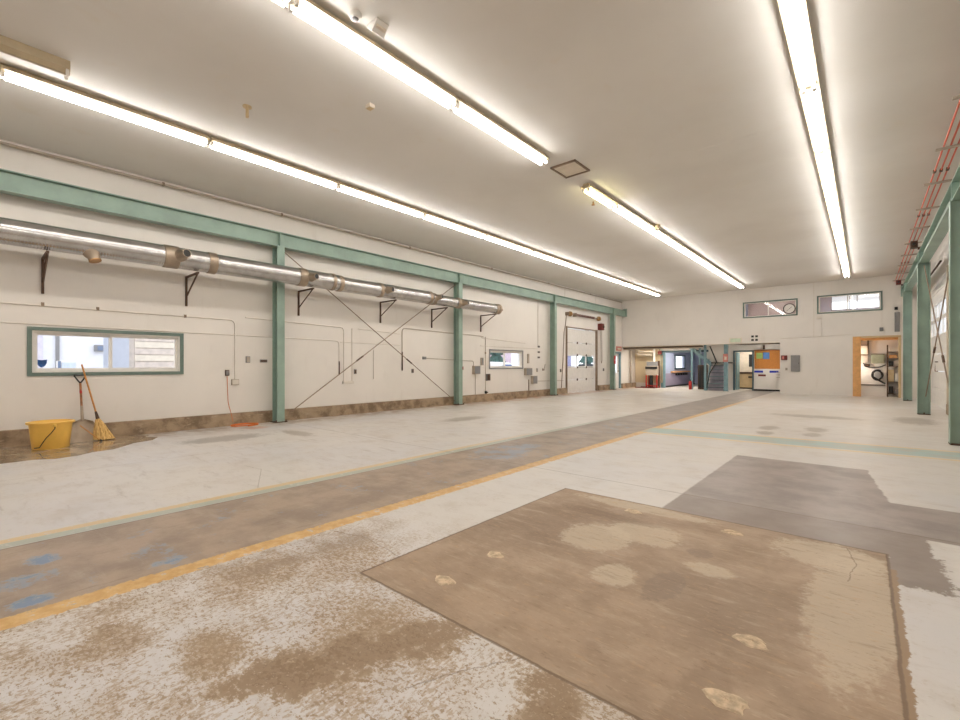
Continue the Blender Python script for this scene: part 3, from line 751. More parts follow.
# ceiling items
hp = thing('ceiling_hatch', (-4.22, 7.5, ZC), 'square ceiling hatch with thin frame between two strip rows', 'hatch')
f = MB(); x0, x1, y0, y1 = -4.48, -3.96, 7.2, 7.78
for a in ((x0, x1, y0, y0 + .03), (x0, x1, y1 - .03, y1), (x0, x0 + .03, y0, y1), (x1 - .03, x1, y0, y1)): f.box(*a, ZC - .03, ZC)
f.build('hatch_frame', PIPE_D, hp); bx(x0 + .03, x1 - .03, y0 + .03, y1 - .03, ZC - .012, ZC).build('hatch_panel', CREAM, hp)
t = thing('pipe_stub', (-6.72, 2.65, ZC), 'short pipe stub hanging from ceiling between left and middle strips', 'pipe')
MB().cyl((-6.72, 2.65, ZC), (-6.72, 2.65, ZC - .16), .022, 12).build('pipe', BEIGE, t); MB().cyl((-6.72, 2.65, ZC), (-6.72, 2.65, ZC - .015), .06, 16).build('flange', BEIGE, t)
t = thing('smoke_detector', (-4.08, 2.70, ZC), 'round smoke detector on ceiling beside the near middle strip row', 'smoke detector')
MB().lathe([(.065, 0), (.065, -.02), (.055, -.05), (.03, -.055)], (-4.08, 2.70, ZC), 'z', 24).build('body', WHITE, t); MB().lathe([(.035, -.05), (.03, -.065), (.01, -.068)], (-4.08, 2.70, ZC), 'z', 18).build('sensor', GREYBOX, t)
t = thing('alarm_speaker', (-4.02, 2.95, ZC), 'white wedge shaped box on ceiling beside the near middle strip row', 'speaker')
b = MB(); b.prism([(-4.12, ZC), (-3.94, ZC), (-3.94, ZC - .02), (-4.03, ZC - .11), (-4.12, ZC - .03)], 'y', 2.87, 3.03); b.build('housing', WHITE, t, .008); bx(-4.0, -3.96, 2.89, 3.01, ZC - .075, ZC - .05).build('grille', CREAM, t)
t = thing('ceiling_box', (-5.35, 3.78, ZC), 'small cream electrical box on ceiling between left and middle strip rows', 'junction box')
bx(-5.41, -5.30, 3.74, 3.83, ZC - .05, ZC).build('box_body', CREAM, t, .006); bx(-5.40, -5.31, 3.75, 3.82, ZC - .056, ZC - .05).build('cover', BEIGE, t)
t = thing('ceiling_sensor', (-4.68, 9.35, ZC), 'tiny brass sprinkler head on ceiling by the yellowed strip', 'sprinkler')
MB().cyl((-4.68, 9.35, ZC), (-4.68, 9.35, ZC - .07), .015, 8).build('stem', BRASS, t); MB().cyl((-4.68, 9.35, ZC - .07), (-4.68, 9.35, ZC - .08), .04, 12).build('deflector', BRASS, t)
t = thing('junction_box', (-4.16, 12.0, ZC), 'small beige box on ceiling touching the far middle strip row', 'junction box')
bx(-4.215, -4.105, 11.93, 12.07, ZC - .14, ZC).build('box_body', BEIGE, t, .008); bx(-4.205, -4.115, 11.94, 12.06, ZC - .145, ZC - .14).build('cover', CREAM, t)
t = thing('end_box', (-4.33, 23.85, ZC), 'reddish box at the far end of the middle strip row', 'junction box')
bx(-4.40, -4.26, 23.80, 23.98, ZC - .13, ZC).build('box_body', RUST, t, .008); bx(-4.39, -4.27, 23.81, 23.97, ZC - .135, ZC - .13).build('cover', MAROON, t)
bx(-2.2, -1.3, 8.3, 8.32, ZC - .003, ZC).build('trim_7', CEIL, kind='structure')

# ------------------------------------------------------------------ conduits and boxes on the left wall
XW = XL + .012
def conduit(pts, lab, r=.013, m_=CONDUIT, clips=(), name='conduit', cat='conduit', ends=None):
    P = [Vector(p) for p in pts]
    for p in P:
        if abs(p.x - XL) < 1e-4: p.x = XL + r
    Q = [P[0]]
    for i in range(1, len(P) - 1):                      # rounded elbows
        a, b, c = P[i - 1], P[i], P[i + 1]; k = min(.12, (a - b).length * .4, (c - b).length * .4)
        s_, e_ = b + (a - b).normalized() * k, b + (c - b).normalized() * k
        for u in (0, .25, .5, .75, 1): Q.append((s_.lerp(b, u)).lerp(b.lerp(e_, u), u))
    Q.append(P[-1])
    lo = Vector([min(p[i] for p in P) for i in range(3)]); hi = Vector([max(p[i] for p in P) for i in range(3)])
    t = thing(name, ((lo.x + hi.x) / 2, (lo.y + hi.y) / 2, lo.z), lab, cat)
    MB().tube(Q, r, 8).build('pipe', m_, t)
    for c in clips:
        c = Vector(c); bx(max(XL, c.x - r), c.x + (2 * r + .006 if abs(c.x - XL) < 1e-4 else r + .006), c.y - .02, c.y + .02, c.z - .03, c.z + .03).build('clip', PIPE_D, t)
    return t
def wy(y, z): return (XL, y, z)
conduit([wy(YN + .1, 2.41), wy(3.97, 2.36), wy(3.97, 1.03)], 'conduit above the wide window bending down before the first column', clips=[wy(.87, 2.40), wy(1.6, 2.39), wy(3.0, 2.37)])
conduit([wy(YN + .1, 2.12), wy(6.6, 2.0), wy(6.6, 1.45)], 'thin conduit running just over the wide window and past the first column', r=.010)
conduit([wy(6.6, 1.449), wy(6.6, 1.08)], 'dark vertical pipe drop left of the crossed rods', .016, RUST)
conduit([wy(4.2, 2.44), wy(6.74, 2.37), wy(6.74, .90)], 'conduit beyond the first column bending down behind the crossed rods, left of a pair')
conduit([wy(7.0, 2.36), wy(7.0, .90)], 'vertical conduit behind the crossed rods, right of a pair', .011)
conduit([wy(7.2, 2.36), wy(8.7, 2.30)], 'short level conduit behind the upper right part of the crossed rods', .009)
conduit([wy(6.65, 1.97), wy(8.72, 1.96)], 'level conduit behind the crossing point of the rods', .009)
conduit([wy(7.71, 1.78), wy(7.71, .95)], 'short vertical pipe below the crossing of the rods', .012)
conduit([wy(8.76, 1.36), wy(8.76, 2.48), wy(12.41, 2.42), wy(12.6, 2.40)], 'looped conduit rising at the right rods and running past second column', .014, TANBOX)
conduit([wy(8.76, 1.75), wy(8.76, 1.18)], 'dark pipe end hanging below the looped conduit', .020, RUST)
conduit([wy(9.7, 1.57), wy(12.05, 1.49), wy(12.05, 1.30)], 'level conduit across the second column down to a grey box', .011, TANBOX)
conduit([wy(12.72, 2.4), wy(12.72, 1.96), wy(12.72, .27)], 'vertical pipe left of the small grey framed window', .014, TANBOX, clips=[wy(12.72, 1.8)])
conduit([wy(12.45, 2.06), wy(16.2, 2.06)], 'level conduit just above the small grey framed window', .012)
conduit([wy(12.5, 2.36), wy(15.3, 2.26)], 'higher level conduit above the small grey framed window', .014)
conduit([wy(15.55, .74), wy(15.55, .27)], 'pipe dropping to curb right of the small grey framed window', .02, PIPE_D)
conduit([wy(16.26, 4.1), wy(16.26, 2.2)], 'vertical conduit high on the wall left of the third column', .012)
conduit([wy(15.95, .66), wy(18.4, .62)], 'low level conduit passing behind the third column to the overhead door', .012, TANBOX)
conduit([wy(12.15, 1.14), wy(12.15, .27)], 'thin pipe from grey box down to the curb', .010, TANBOX)
conduit([(XL + .08, YN + .05, ZC - .09), (XL + .08, 24.9, ZC - .09)], 'long pipe in the corner of left wall and ceiling', .026, TANBOX, clips=[(XL + .08, y, ZC - .085) for y in (2.6, 5.0, 9.0, 13.0, 17.0, 21.0)])
conduit([(-3.0, YF - .02, 2.60), (-1.75, YF - .02, 2.62), (-.4, YF - .02, 2.68)], 'cable crossing the far wall from the recess to the timber niche', .010, CONDUIT)
conduit([(-1.47, YF - .02, 3.42), (-1.47, YF - .02, 2.66)], 'short vertical conduit below the bright high window', .009, CONDUIT)
conduit([wy(3.81, 1.1), wy(3.83, .5), (XL + .14, 3.84, .3), (XL + .2, 3.86, .1)], 'thin extension cord dropping from outlet to the floor', .006, ORANGE, name='extension_cord', cat='cord')
b = MB(); b.tube([(XL + .35 + .16 * math.cos(a), 4.05 + .28 * math.sin(a), .012 + .0025 * a) for a in [k * .3 for k in range(38)]], .011, 6)
tag(b.build('hose_coil', ORANGE), 'orange cord coiled on floor beside the first left column', 'cord')

def ebox(y, z, w, h, lab, m_=TANBOX, d=.05, cover=None, cat='electrical box', name='electrical_box'):
    t = thing(name, (XL + .0, y, z), lab, cat)
    bx(XL - .004, XL + d, y - w / 2, y + w / 2, z, z + h).build('box_body', m_, t, .004)
    bx(XL + d, XL + d + .006, y - w / 2 + .012, y + w / 2 - .012, z + .015, z + h - .015).build('cover', cover or m_, t)
    return t
ebox(4.25, 1.40, .09, .15, 'small switch on the wall left of the first column, upper of two', GREYBOX, .03, TANBOX, 'switch', 'light_switch')
ebox(4.60, 1.41, .16, .07, 'small flat twin box close to the first column', GREYBOX, .035, RUST)
ebox(3.81, 1.11, .08, .13, 'reddish outlet with a cord hanging below it', RUST, .03, GREYBOX, 'outlet', 'power_outlet')
ebox(3.97, .90, .15, .13, 'pale square box at the foot of the bending conduit', TANBOX, .05, CONDUIT)
ebox(6.87, .84, .34, .07, 'flat bracket box joining the pair of vertical conduits', CONDUIT, .05)
ebox(7.1, 1.10, .07, .13, 'small dark switch in the left half of the crossed rods', GREYBOX, .03, RUST, 'switch', 'light_switch')
ebox(9.18, 1.10, .07, .13, 'small dark switch in the right half of the crossed rods', GREYBOX, .03, RUST, 'switch', 'light_switch')
ebox(9.66, 1.53, .13, .09, 'small round fitting at the start of the level conduit', GREYBOX, .05)
ebox(11.42, 1.18, .12, .12, 'little red handled box beside the second column', GREYBOX, .05, RED)
ebox(12.15, 1.02, .32, .30, 'weathered grey square box left of the small framed window', TANBOX, .12, GREYBOX)
ebox(12.50, 1.34, .10, .28, 'narrow grey disconnect above the weathered square box', TANBOX, .07, GREYBOX)
ebox(12.86, .76, .20, .26, 'dark outlet box under the small grey framed window', GREYBOX, .06, RUST)
ebox(15.45, .92, .44, .30, 'upper grey box right of the small framed window', TANBOX, .12, GREYBOX)
ebox(15.88, .55, .32, .34, 'lower grey box right of the small framed window', TANBOX, .13, GREYBOX)
ebox(15.5, 1.42, .10, .40, 'tall narrow box beside the small grey framed window', TANBOX, .05)
for z, l in ((2.11, 'topmost small switch of three left of third column'), (1.87, 'middle small switch of three left of third column'), (1.64, 'lowest small switch of three left of third column')):
    ebox(16.32, z, .14, .08, l, GREYBOX, .03, RUST, 'switch', 'light_switch')
ebox(16.19, 1.05, .07, .16, 'small pale switch below the three switches', TANBOX, .03, GREYBOX, 'switch', 'light_switch')
ebox(18.15, 1.02, .08, .14, 'small push button box left of the overhead door', GREYBOX, .04, RUST, 'switch', 'push_button')
ebox(22.65, 1.02, .10, .15, 'small push button box right of the overhead door', GREYBOX, .04, RUST, 'switch', 'push_button')
t = thing('hook', (XL, 16.75, 1.1), 'bent metal hook on the wall by the third column', 'hook')
MB().tube([(XL + .013, 16.66, 1.15), (XL + .05, 16.7, 1.12), (XL + .05, 16.75, 1.32), (XL + .03, 16.8, 1.38)], .012, 6).build('wire', PIPE_D, t)
bx(XL, XL + .012, 16.62, 16.7, 1.1, 1.2).build('plate', PIPE_D, t)
t = thing('valve', (XL + .05, 12.72, .3), 'black valve at foot of the pipe left of the small framed window', 'valve')
MB().lathe([(.02, 0), (.05, .02), (.05, .09), (.02, .11)], (XL + .04, 12.72, .275), 'z', 12).build('body', BLACK, t); MB().cyl((XL + .06, 12.72, .33), (XL + .13, 12.72, .33), .02, 8).build('handle', RUST, t)
t = thing('fire_sign', (XCL + .128, 23.3, 1.42), 'small red sign on the column beside the far left doorway', 'sign')
bx(XCL + .127, XCL + .135, 23.18, 23.42, 1.42, 1.86).build('plate', RED, t); bx(XCL + .135, XCL + .138, 23.22, 23.38, 1.58, 1.66).build('stripe', PINK, t)
t = thing('door_sign', (XL, 24.6, 2.2), 'faded pinkish sign above the far left doorway', 'sign')
bx(XL, XL + .05, 24.3, 24.95, 2.17, 2.42).build('plate', PINK, t); bx(XL + .05, XL + .054, 24.4, 24.85, 2.24, 2.33).build('stripe', CREAM, t)

# ------------------------------------------------------------------ cleaning corner
def irregular(cx, cy, rx, ry, n, jit, seed):
    rnd = random.Random(seed); ph = [rnd.uniform(0, 6.28) for _ in range(4)]
    return [(cx + rx * math.cos(a) * (1 + jit * (math.sin(2 * a + ph[0]) + .6 * math.sin(5 * a + ph[1]) + .4 * math.sin(9 * a + ph[2]))), cy + ry * math.sin(a) * (1 + jit * (math.sin(3 * a + ph[3]) + .6 * math.sin(7 * a + ph[1])))) for a in [2 * PI * k / n for k in range(n)]]
pm = Mat('wet_concrete', .03, 0, .6); nn = pm.noise(4, 5)
pm.color(pm.mix(rgb(150, 130, 106), rgb(178, 160, 138), nn.sm(.4, .62)))
pw = MB(); pw.prism([(-10.62, -.6), (-9.55, -.6), (-9.0, -.2), (-8.92, .3), (-8.95, .62), (-8.80, .85), (-8.88, 1.1), (-9.05, 1.3), (-9.1, 1.55), (-9.35, 1.75), (-9.55, 1.9), (-9.7, 2.2), (-10.0, 2.35), (-10.2, 2.2), (-10.35, 2.3), (-10.62, 2.1)], 'z', .0005, .003)
tag(pw.build('puddle', pm.m), 'shallow puddle on the floor around the yellow bucket', 'puddle')

bc = Vector((-10.04, .91, .003)); bk = thing('bucket', bc, 'yellow plastic bucket with black wire handle standing in the puddle', 'bucket')
MB().lathe([(.02, .012), (.205, .012), (.215, 0), (.225, .01), (.262, .40), (.292, .40), (.296, .43), (.268, .435), (.258, .425), (.215, .03), (.02, .03)], bc, 'z', 40, cap=False).build('shell', YELLOW, bk)
hw = MB(); pts = []
d1 = Vector((math.cos(-1.0), math.sin(-1.0), 0)); 
hw.tube([bc + Vector(p) for p in ((.288, .02, .40), (.292, .02, .34), (.280, -.02, .27), (.262, -.08, .19), (.240, -.12, .11), (.215, -.15, .045), (.16, -.205, .035))], .007, 6); hw.build('handle', BLACK, bk)
for p in ((.16, .25, .40),): MB().lathe([(.02, -.02), (.025, 0), (.02, .02)], bc + Vector((.288, .02, .385)), 'z', 10).build('handle_lug', YELLOW, bk)

# scoop shovel leaning on the wall
sv = thing('scoop_shovel', (-10.4, 1.36, .003), 'scoop shovel with black grip leaning on the wall beside the yellow bucket', 'shovel')
def sp_(t):  # shaft axis point, t = height
    return Vector((-10.36 - .30 * (t / 1.16), 1.355 - .012 * t, t + .004))
b = MB(); rows = []
for i in range(9):
    v = i / 8; z = .40 * v; w = .185 - .05 * max(0, v - .65) / .35 * 1.6 if v > .65 else .185
    r = []
    for j in range(9):
        u = j / 8 * 2 - 1
        c = sp_(z); dish = .05 * (u * u) + (.05 * (v - .6) ** 2 * 2 if v > .6 else 0)
        r.append((c.x + dish - .02, c.y + u * w, c.z + (.0 if v < 1 else -.04 * abs(u))))
    rows.append(r)
F = [[b.bm.verts.new(p) for p in r] for r in rows]; B_ = [[b.bm.verts.new((p[0] - .006, p[1], p[2])) for p in r] for r in rows]
for G, flip in ((F, 0), (B_, 1)):
    for i in range(8):
        for j in range(8):
            q = [G[i][j], G[i][j + 1], G[i + 1][j + 1], G[i + 1][j]]; b.bm.faces.new(q[::-1] if flip else q)
per = [(0, j) for j in range(9)] + [(i, 8) for i in range(1, 9)] + [(8, j) for j in range(7, -1, -1)] + [(i, 0) for i in range(7, 0, -1)]
for (i, j), (k, l) in zip(per, per[1:] + per[:1]): b.bm.faces.new((F[i][j], F[k][l], B_[k][l], B_[i][j]))
b.sm = True; b.build('blade', GALV_B, sv)
MB().tube([sp_(.36), sp_(.62)], .02, 10, radii=[.024, .018]).build('socket', GALV_B, sv)
MB().tube([sp_(.60), sp_(1.02)], .017, 10).build('shaft', WOOD_D, sv)
g = MB(); c = sp_(1.02); e = sp_(1.16); g.tube([c, c + Vector((0, -.045, .07)), e + Vector((0, -.075, -.01)), e + Vector((0, -.07, .005)), e + Vector((0, .07, .005)), e + Vector((0, .075, -.01)), c + Vector((0, .045, .07)), c], .012, 8); g.build('grip', BLACK, sv)
MB().tube([sp_(.84), sp_(.89)], .0185, 10).build('label_band', RED, sv)

br = thing('corn_broom', (-10.34, 1.62, .003), 'straw broom leaning on the wall right of the shovel', 'broom')
P0, P1, P2 = Vector((-10.34, 1.63, .004)), Vector((-10.42, 1.55, .40)), Vector((-10.69, 1.37, 1.36))
b = MB(); rings = []; dn_ = (P1 - P0).normalized(); wv = Vector((.25, 1, 0)).normalized(); tv = dn_.cross(wv)
for k in range(11):
    v = k / 10; c = P0.lerp(P1, v); w = .135 * (1 - v) ** .8 + .022; th_ = .045 * (1 - v) + .02
    rings.append([b.bm.verts.new(c + wv * (w * math.cos(a) * (1 + .04 * math.sin(7 * a + k))) + tv * (th_ * math.sin(a) * (1 + .12 * math.sin(11 * a))) + (Vector((0, 0, .018 * abs(math.cos(a)))) if k == 0 else Vector())) for a in [2 * PI * j / 40 for j in range(40)]])
b.skin(rings); b.build('bristles', STRAW, br)
MB().tube([P1 - (P2 - P1).normalized() * .02, P1 + (P2 - P1).normalized() * .12], .024, 10, radii=[.03, .017]).build('binding', RUST, br)
MB().tube([P1, P2], .0135, 10).build('broomstick', WOOD, br)
t = thing('wooden_stick', (-10.2, 1.42, .003), 'short thin wooden stick leaning across the shovel blade', 'stick')
MB().tube([(-10.20, 1.56, .014), (-10.32, 1.30, .30)], .008, 6).build('stick', WOOD, t)
MB().tube([(-10.19, 1.575, .010), (-10.205, 1.55, .03)], .016, 6).build('dark_tip', BLACK, t)

# ------------------------------------------------------------------ chipped patches in the slab
for i, (x, y, r) in enumerate(((-1.99, 1.96, .06), (-1.99, 2.46, .055), (-1.62, 4.02, .06), (-.81, 4.04, .06), (-.42, 2.51, .06), (-.42, 2.0, .065))):
    lab = ('crumbled pale anchor patch near the left corner of the brown slab', 'crumbled pale anchor patch second in from left corner of brown slab', 'faint anchor patch near the top corner of the brown slab',
           'faint anchor patch near the far right side of the brown slab', 'crumbled anchor patch in the right half of the brown slab', 'crumbled anchor patch at the bottom of the photo on the slab')[i]
    rnd = random.Random(i + 3); b = MB(); R0 = [[]]; rings = []
    for k, (rr, h) in enumerate(((1.0, .0005), (.88, .006), (.62, .008), (.3, .007), (.02, .008))):
        rings.append([b.bm.verts.new((x + r * rr * 1.25 * math.cos(a) * (1 + .18 * math.sin(3 * a + i) + .1 * rnd.uniform(-1, 1)), y + r * rr * .9 * math.sin(a) * (1 + .12 * math.sin(4 * a + 2 * i)), h * (1 + rnd.uniform(-.3, .3)) if k else h)) for a in [2 * PI * j / 22 for j in range(22)]])
    b.skin(rings); o = b.build('anchor_patch', CLOTH, smooth=False); tag(o, lab, 'floor patch', 'anchor patches in the slab')

# ------------------------------------------------------------------ far wall items
t = thing('breaker_box', (-2.43, YF, 1.05), 'large grey electrical panel on the far wall below the high windows', 'electrical panel')
bx(-2.60, -2.26, YF - .09, YF + .003, 1.05, 1.80).build('cabinet', GREYBOX, t, .006); pd = bx(-2.58, -2.28, YF - .10, YF - .09, 1.08, 1.77).build('door', GREYBOX, t); bx(-2.31, -2.29, YF - .112, YF - .10, 1.4, 1.46).build('latch', BLACK, pd)
t = thing('fire_alarm', (-2.87, YF, 1.58), 'dark red fire alarm box at the right end of the recess', 'fire alarm')
bx(-2.98, -2.74, YF - .07, YF + .003, 1.58, 1.80).build('housing', MAROON, t, .008); bx(-2.93, -2.86, YF - .076, YF - .07, 1.62, 1.76).build('lens', PINK, t)
t = thing('thermostat', (-2.77, YF, 1.10), 'small thermostat between the recess and grey electrical panel', 'thermostat')
bx(-2.82, -2.73, YF - .03, YF + .003, 1.10, 1.22).build('body', TANBOX, t, .004); bx(-2.80, -2.75, YF - .034, YF - .03, 1.14, 1.18).build('dial', GREYBOX, t)
t = thing('exit_sign', (-4.88, YF, 2.46), 'pale greenish exit sign box above the recess', 'sign')
bx(-5.15, -4.60, YF - .06, YF, 2.46, 2.70).build('housing', CREAM, t, .006); bx(-5.10, -4.65, YF - .064, YF - .06, 2.49, 2.67).build('face', plain('pale_green', rgb(196, 210, 186), .5), t)
t = thing('square_marker', (-4.07, YF, 2.50), 'white square plate with four black corner blocks on the far wall', 'sign')
bx(-4.22, -3.92, YF - .012, YF + .003, 2.50, 2.80).build('plate', WHITE, t)
for x in (-4.20, -4.03):
    for z in (2.52, 2.69): bx(x, x + .11, YF - .016, YF - .012, z, z + .10).build('corner_block', BLACK, t)
for x, z, w, h, l, m_ in ((-1.56, 3.42, .16, .10, 'small box below the bright high window on the far wall', CONDUIT), (.52, 2.76, .12, .16, 'small grey fitting on the far wall above the timber niche', GREYBOX), (1.0, 2.72, .16, .80, 'tall grey box in the far right corner above the niche', GREYBOX), (.97, 3.62, .1, .12, 'small black sensor in the far right corner', BLACK)):
    t = thing('wall_box', (x, YF, z), l, 'electrical box'); bx(x - w / 2, x + w / 2, YF - .08, YF, z, z + h).build('box_body', m_, t, .004); bx(x - w / 2 + .01, x + w / 2 - .01, YF - .086, YF - .08, z + .01, z + h - .01).build('cover', m_, t)

# recess: lintel, boiler, pipes, stair, doorway, boards
t = thing('lintel_beam', (-8.0, YF + .3, 2.26), 'pale steel beam along the top of the recess opening', 'beam')
b = MB(); b.box(XL + .02, -6.5, 25.30, 25.42, 2.38, 2.41); b.box(XL + .02, -6.5, 25.35, 25.37, 2.26, 2.38); b.box(XL + .02, -6.5, 25.30, 25.42, 2.24, 2.26); b.build('girder', CREAM, t)
conduit([(XL + .05, 25.22, 2.33), (-6.4, 25.22, 2.33)], 'dark pipe running along the top of the recess opening', .03, RUST)
conduit([(XL + .08, 26.2, 0.0), (XL + .08, 26.2, 2.40)], 'grey vertical pipe in the left corner of the recess', .05, TANBOX)
conduit([(-10.5, 26.5, 2.4), (-10.4, 26.5, 2.0), (-9.7, 26.6, 1.95), (-9.55, 26.6, 1.98)], 'fat pale elbow pipe above the boiler', .075, CREAM)
conduit([(-10.3, 26.3, 2.33), (-10.2, 26.3, 2.15), (-9.4, 26.35, 2.12)], 'second pale pipe crossing above the boiler', .05, CREAM)
bo = thing('boiler', (-9.42, 26.6, 0), 'rusty grey boiler on a red leg frame in the recess', 'boiler')
bx(-9.84, -9.14, 26.35, 26.85, .74, 1.30).build('casing', TANBOX, bo, .02)
bx(-9.80, -9.18, 26.4, 26.8, 1.28, 1.55).build('header_tank', GREYBOX, bo, .03)
bx(-9.84, -9.14, 26.32, 26.35, 1.12, 1.25).build('control_panel', BLACK, bo)
for x in (-9.80, -9.18):
    for y in (26.38, 26.82): bx(x - .03, x + .03, y - .03, y + .03, 0, .78).build('leg', RED, bo)
bx(-9.80, -9.18, 26.36, 26.40, .10, .16).build('cross_rail', RED, bo)
MB().cyl((-9.14, 26.6, .1), (-9.14, 26.6, 1.6), .06, 12).build('side_pipe', RUST, bo)
MB().cyl((-9.42, 26.6, 1.55), (-9.42, 26.6, 2.41), .07, 14).build('flue', WHITE, bo)
MB().cyl((-9.57, 26.55, .0), (-9.57, 26.55, .78), .10, 14).build('pump', BLACK, bo)
t = thing('expansion_tank', (-9.14, 26.72, 1.95), 'dark round tank hanging beside the boiler flue', 'tank')
MB().lathe([(.04, 0), (.12, .03), (.12, .2), (.04, .24)], (-9.14, 26.72, 1.95), 'z', 16).build('shell', MAROON, t); MB().cyl((-9.14, 26.72, 2.18), (-9.14, 26.72, 2.42), .015, 8).build('hanger', RUST, t)
t = thing('red_drip_tray', (-9.7, 26.55, 0), 'rust red painted tray under the boiler', 'tray')
b = MB(); b.box(-10.35, -9.2, 26.05, 26.98, 0, .012); b.box(-10.35, -9.2, 26.05, 26.08, .012, .05); b.box(-10.35, -9.2, 26.95, 26.98, .012, .05); b.build('pan', MAROON, t)
bx(-10.74, -9.21, YB - .01, YB, .28, 2.41).build('trim_8', WALL_YEL, kind='structure')
# blue framed panel left of the corridor
t = struct('door_5', (-8.9, YB, 0)); bx(-9.2, -9.05, YB - .02, YB + .14, 0, 2.1).build('door_frame', TEAL, t); bx(-8.92 - .13, -8.92, YB - .12, YB, 0, 2.1).build('door_post', TEAL, t)
bx(-9.20, -6.6, YB - .02, YB, 2.08, 2.2).build('door_header', TEAL_D, t); bx(-9.16, -9.08, YB - .03, YB - .02, .3, 1.95).build('side_panel', BEIGE, t)
t = thing('coat_ledge', (-9.02, 30, .82), 'orange wooden ledge with dark hooks under the corridor window', 'shelf')
bx(-9.05, -8.9, 28.4, 32.6, .88, .96).build('ledge', PLY, t)
for k in range(5): bx(-9.05, -8.95, 29.3 + k * .5, 29.55 + k * .5, .70, .84).build('hook', BLACK, t)
# stair
RISER = plain('pale_violet_paint', rgb(186, 178, 190), .6)
sr = thing('steel_stair', (-5.9, 26.2, 0), 'blue grey steel stair with black handrail rising in the recess', 'stair')
for x in (-6.35, -5.52):
    b = MB(); b.prism([(25.62, .0), (25.80, 0), (26.55, 1.35), (26.55, 1.50), (26.45, 1.50)], 'x', x - .025, x + .025); b.build('stringer', TEAL, sr)
for k in range(7):
    y = 25.72 + k * .115; z = .19 * (k + 1); bx(-6.325, -5.545, y, y + .20, z - .03, z).build('tread', TEAL_D if k % 2 == 0 else TEAL, sr)
    bx(-6.325, -5.545, y + .19, y + .20, z - .19, z - .03).build('riser', RISER, sr)
bx(-6.4, -5.3, 26.5, 27.05, 1.44, 1.50).build('landing', BLACK, sr)
for y0 in (26.52, 26.98):
    b = MB(); b.prism([(-6.4, 1.34), (-6.4, 1.5), (-7.4, 2.40), (-7.6, 2.40)], 'y', y0 - .02, y0 + .02); b.build('stringer', TEAL, sr)
for k in range(5):
    x = -6.5 - k * .2; z = 1.50 + .17 * (k + 1); bx(x - .2, x, 26.54, 26.96, z - .04, z).build('tread', TEAL, sr)
b = MB(); b.tube([(-6.35, 25.66, .15), (-6.30, 26.1, .9), (-6.05, 26.48, 1.52)], .03, 8); b.tube([(-6.05, 26.48, 1.52), (-6.38, 26.48, 2.38)], .03, 8); b.build('handrail', BLACK, sr)
for x, y in ((-6.40, 25.62), (-7.30, 26.5), (-6.95, 26.75)): bx(x - .05, x + .05, y - .05, y + .05, 0, 2.41 if x > -7.2 else 2.2).build('post', TEAL, sr)
t = thing('storage_cabinet', (-6.85, 26.9, 0), 'dark cabinet standing under the stair in the recess', 'cabinet')
bx(-7.02, -6.6, 26.6, 26.95, 0, 1.35).build('body', RUST, t, .01); bx(-6.98, -6.82, 26.585, 26.6, .1, 1.3).build('door', BLACK, t); bx(-6.8, -6.64, 26.585, 26.6, .1, 1.3).build('door', BLACK, t)
t = thing('fire_extinguisher', (-7.3, 26.2, 0), 'red fire extinguisher on the floor left of the stair', 'fire extinguisher')
MB().lathe([(.075, 0), (.08, .02), (.08, .40), (.06, .46), (.025, .48)], (-7.3, 26.2, 0), 'z', 18).build('cylinder', RED, t); bx(-7.33, -7.27, 26.14, 26.26, .48, .54).build('handle', BLACK, t)
t = thing('support_post', (-5.42, 25.63, 0), 'pale blue steel post at the right side of the stair', 'post')
bx(-5.50, -5.33, 25.55, 25.71, 0, 2.42).build('shaft', TEAL, t); bx(-5.53, -5.30, 25.52, 25.74, 0, .015).build('base_plate', TEAL_D, t)
t = thing('warning_sign', (-5.42, 25.54, 1.55), 'faded red sign on the pale blue post beside the stair', 'sign')
bx(-5.53, -5.31, 25.53, 25.549, 1.5, 1.92).build('plate', PINK, t); bx(-5.47, -5.37, 25.526, 25.53, 1.62, 1.78).build('symbol', CREAM, t)
# doorway with kitchenette
dk = struct('door_6', (-4.9, YB, 0)); f = MB(); f.box(-5.38, -5.30, YB - .04, YB + .14, 0, 2.12); f.box(-4.49, -4.42, YB - .04, YB + .14, 0, 2.12); f.box(-5.38, -4.42, YB - .04, YB + .14, 2.05, 2.12); f.build('door_frame', TEAL_D, dk)
b = MB(); b.box(-5.29, -5.25, YB + .16, YB + .95, .01, 2.03); b.build('door_leaf', TEAL, dk)
t = thing('wall_cupboard', (-4.85, 29.5, .95), 'tall beige cupboard with dark glass seen through the far doorway', 'cupboard')
bx(-5.5, -4.3, 29.2, 29.58, .95, 2.3).build('carcass', CREAM, t); bx(-5.0, -4.75, 29.18, 29.2, 1.25, 1.95).build('window_insert', BLACK, t)
t = thing('base_cabinet', (-4.85, 29.3, 0), 'beige base cabinet with dark worktop seen through the far doorway', 'cabinet')
bx(-5.6, -4.2, 28.9, 29.58, .08, .86).build('carcass', BEIGE, t); bx(-5.6, -4.2, 28.86, 29.58, .86, .94).build('worktop', RUST, t); bx(-5.6, -4.2, 28.95, 29.5, 0, .08).build('plinth', BLACK, t); bx(-4.98, -4.78, 28.88, 28.9, .62, .72).build('handle', BLACK, t)
t = thing('cork_board', (-3.75, YB, 1.15), 'brown cork notice board on the recess wall', 'notice board')
bx(-4.38, -3.05, YB - .03, YB, 1.15, 2.08).build('cork', plain('cork', rgb(186, 122, 58), .8, 0, .2, 30), t); bx(-4.40, -3.05, YB - .045, YB, 2.08, 2.14).build('top_rail', WOOD_D, t)
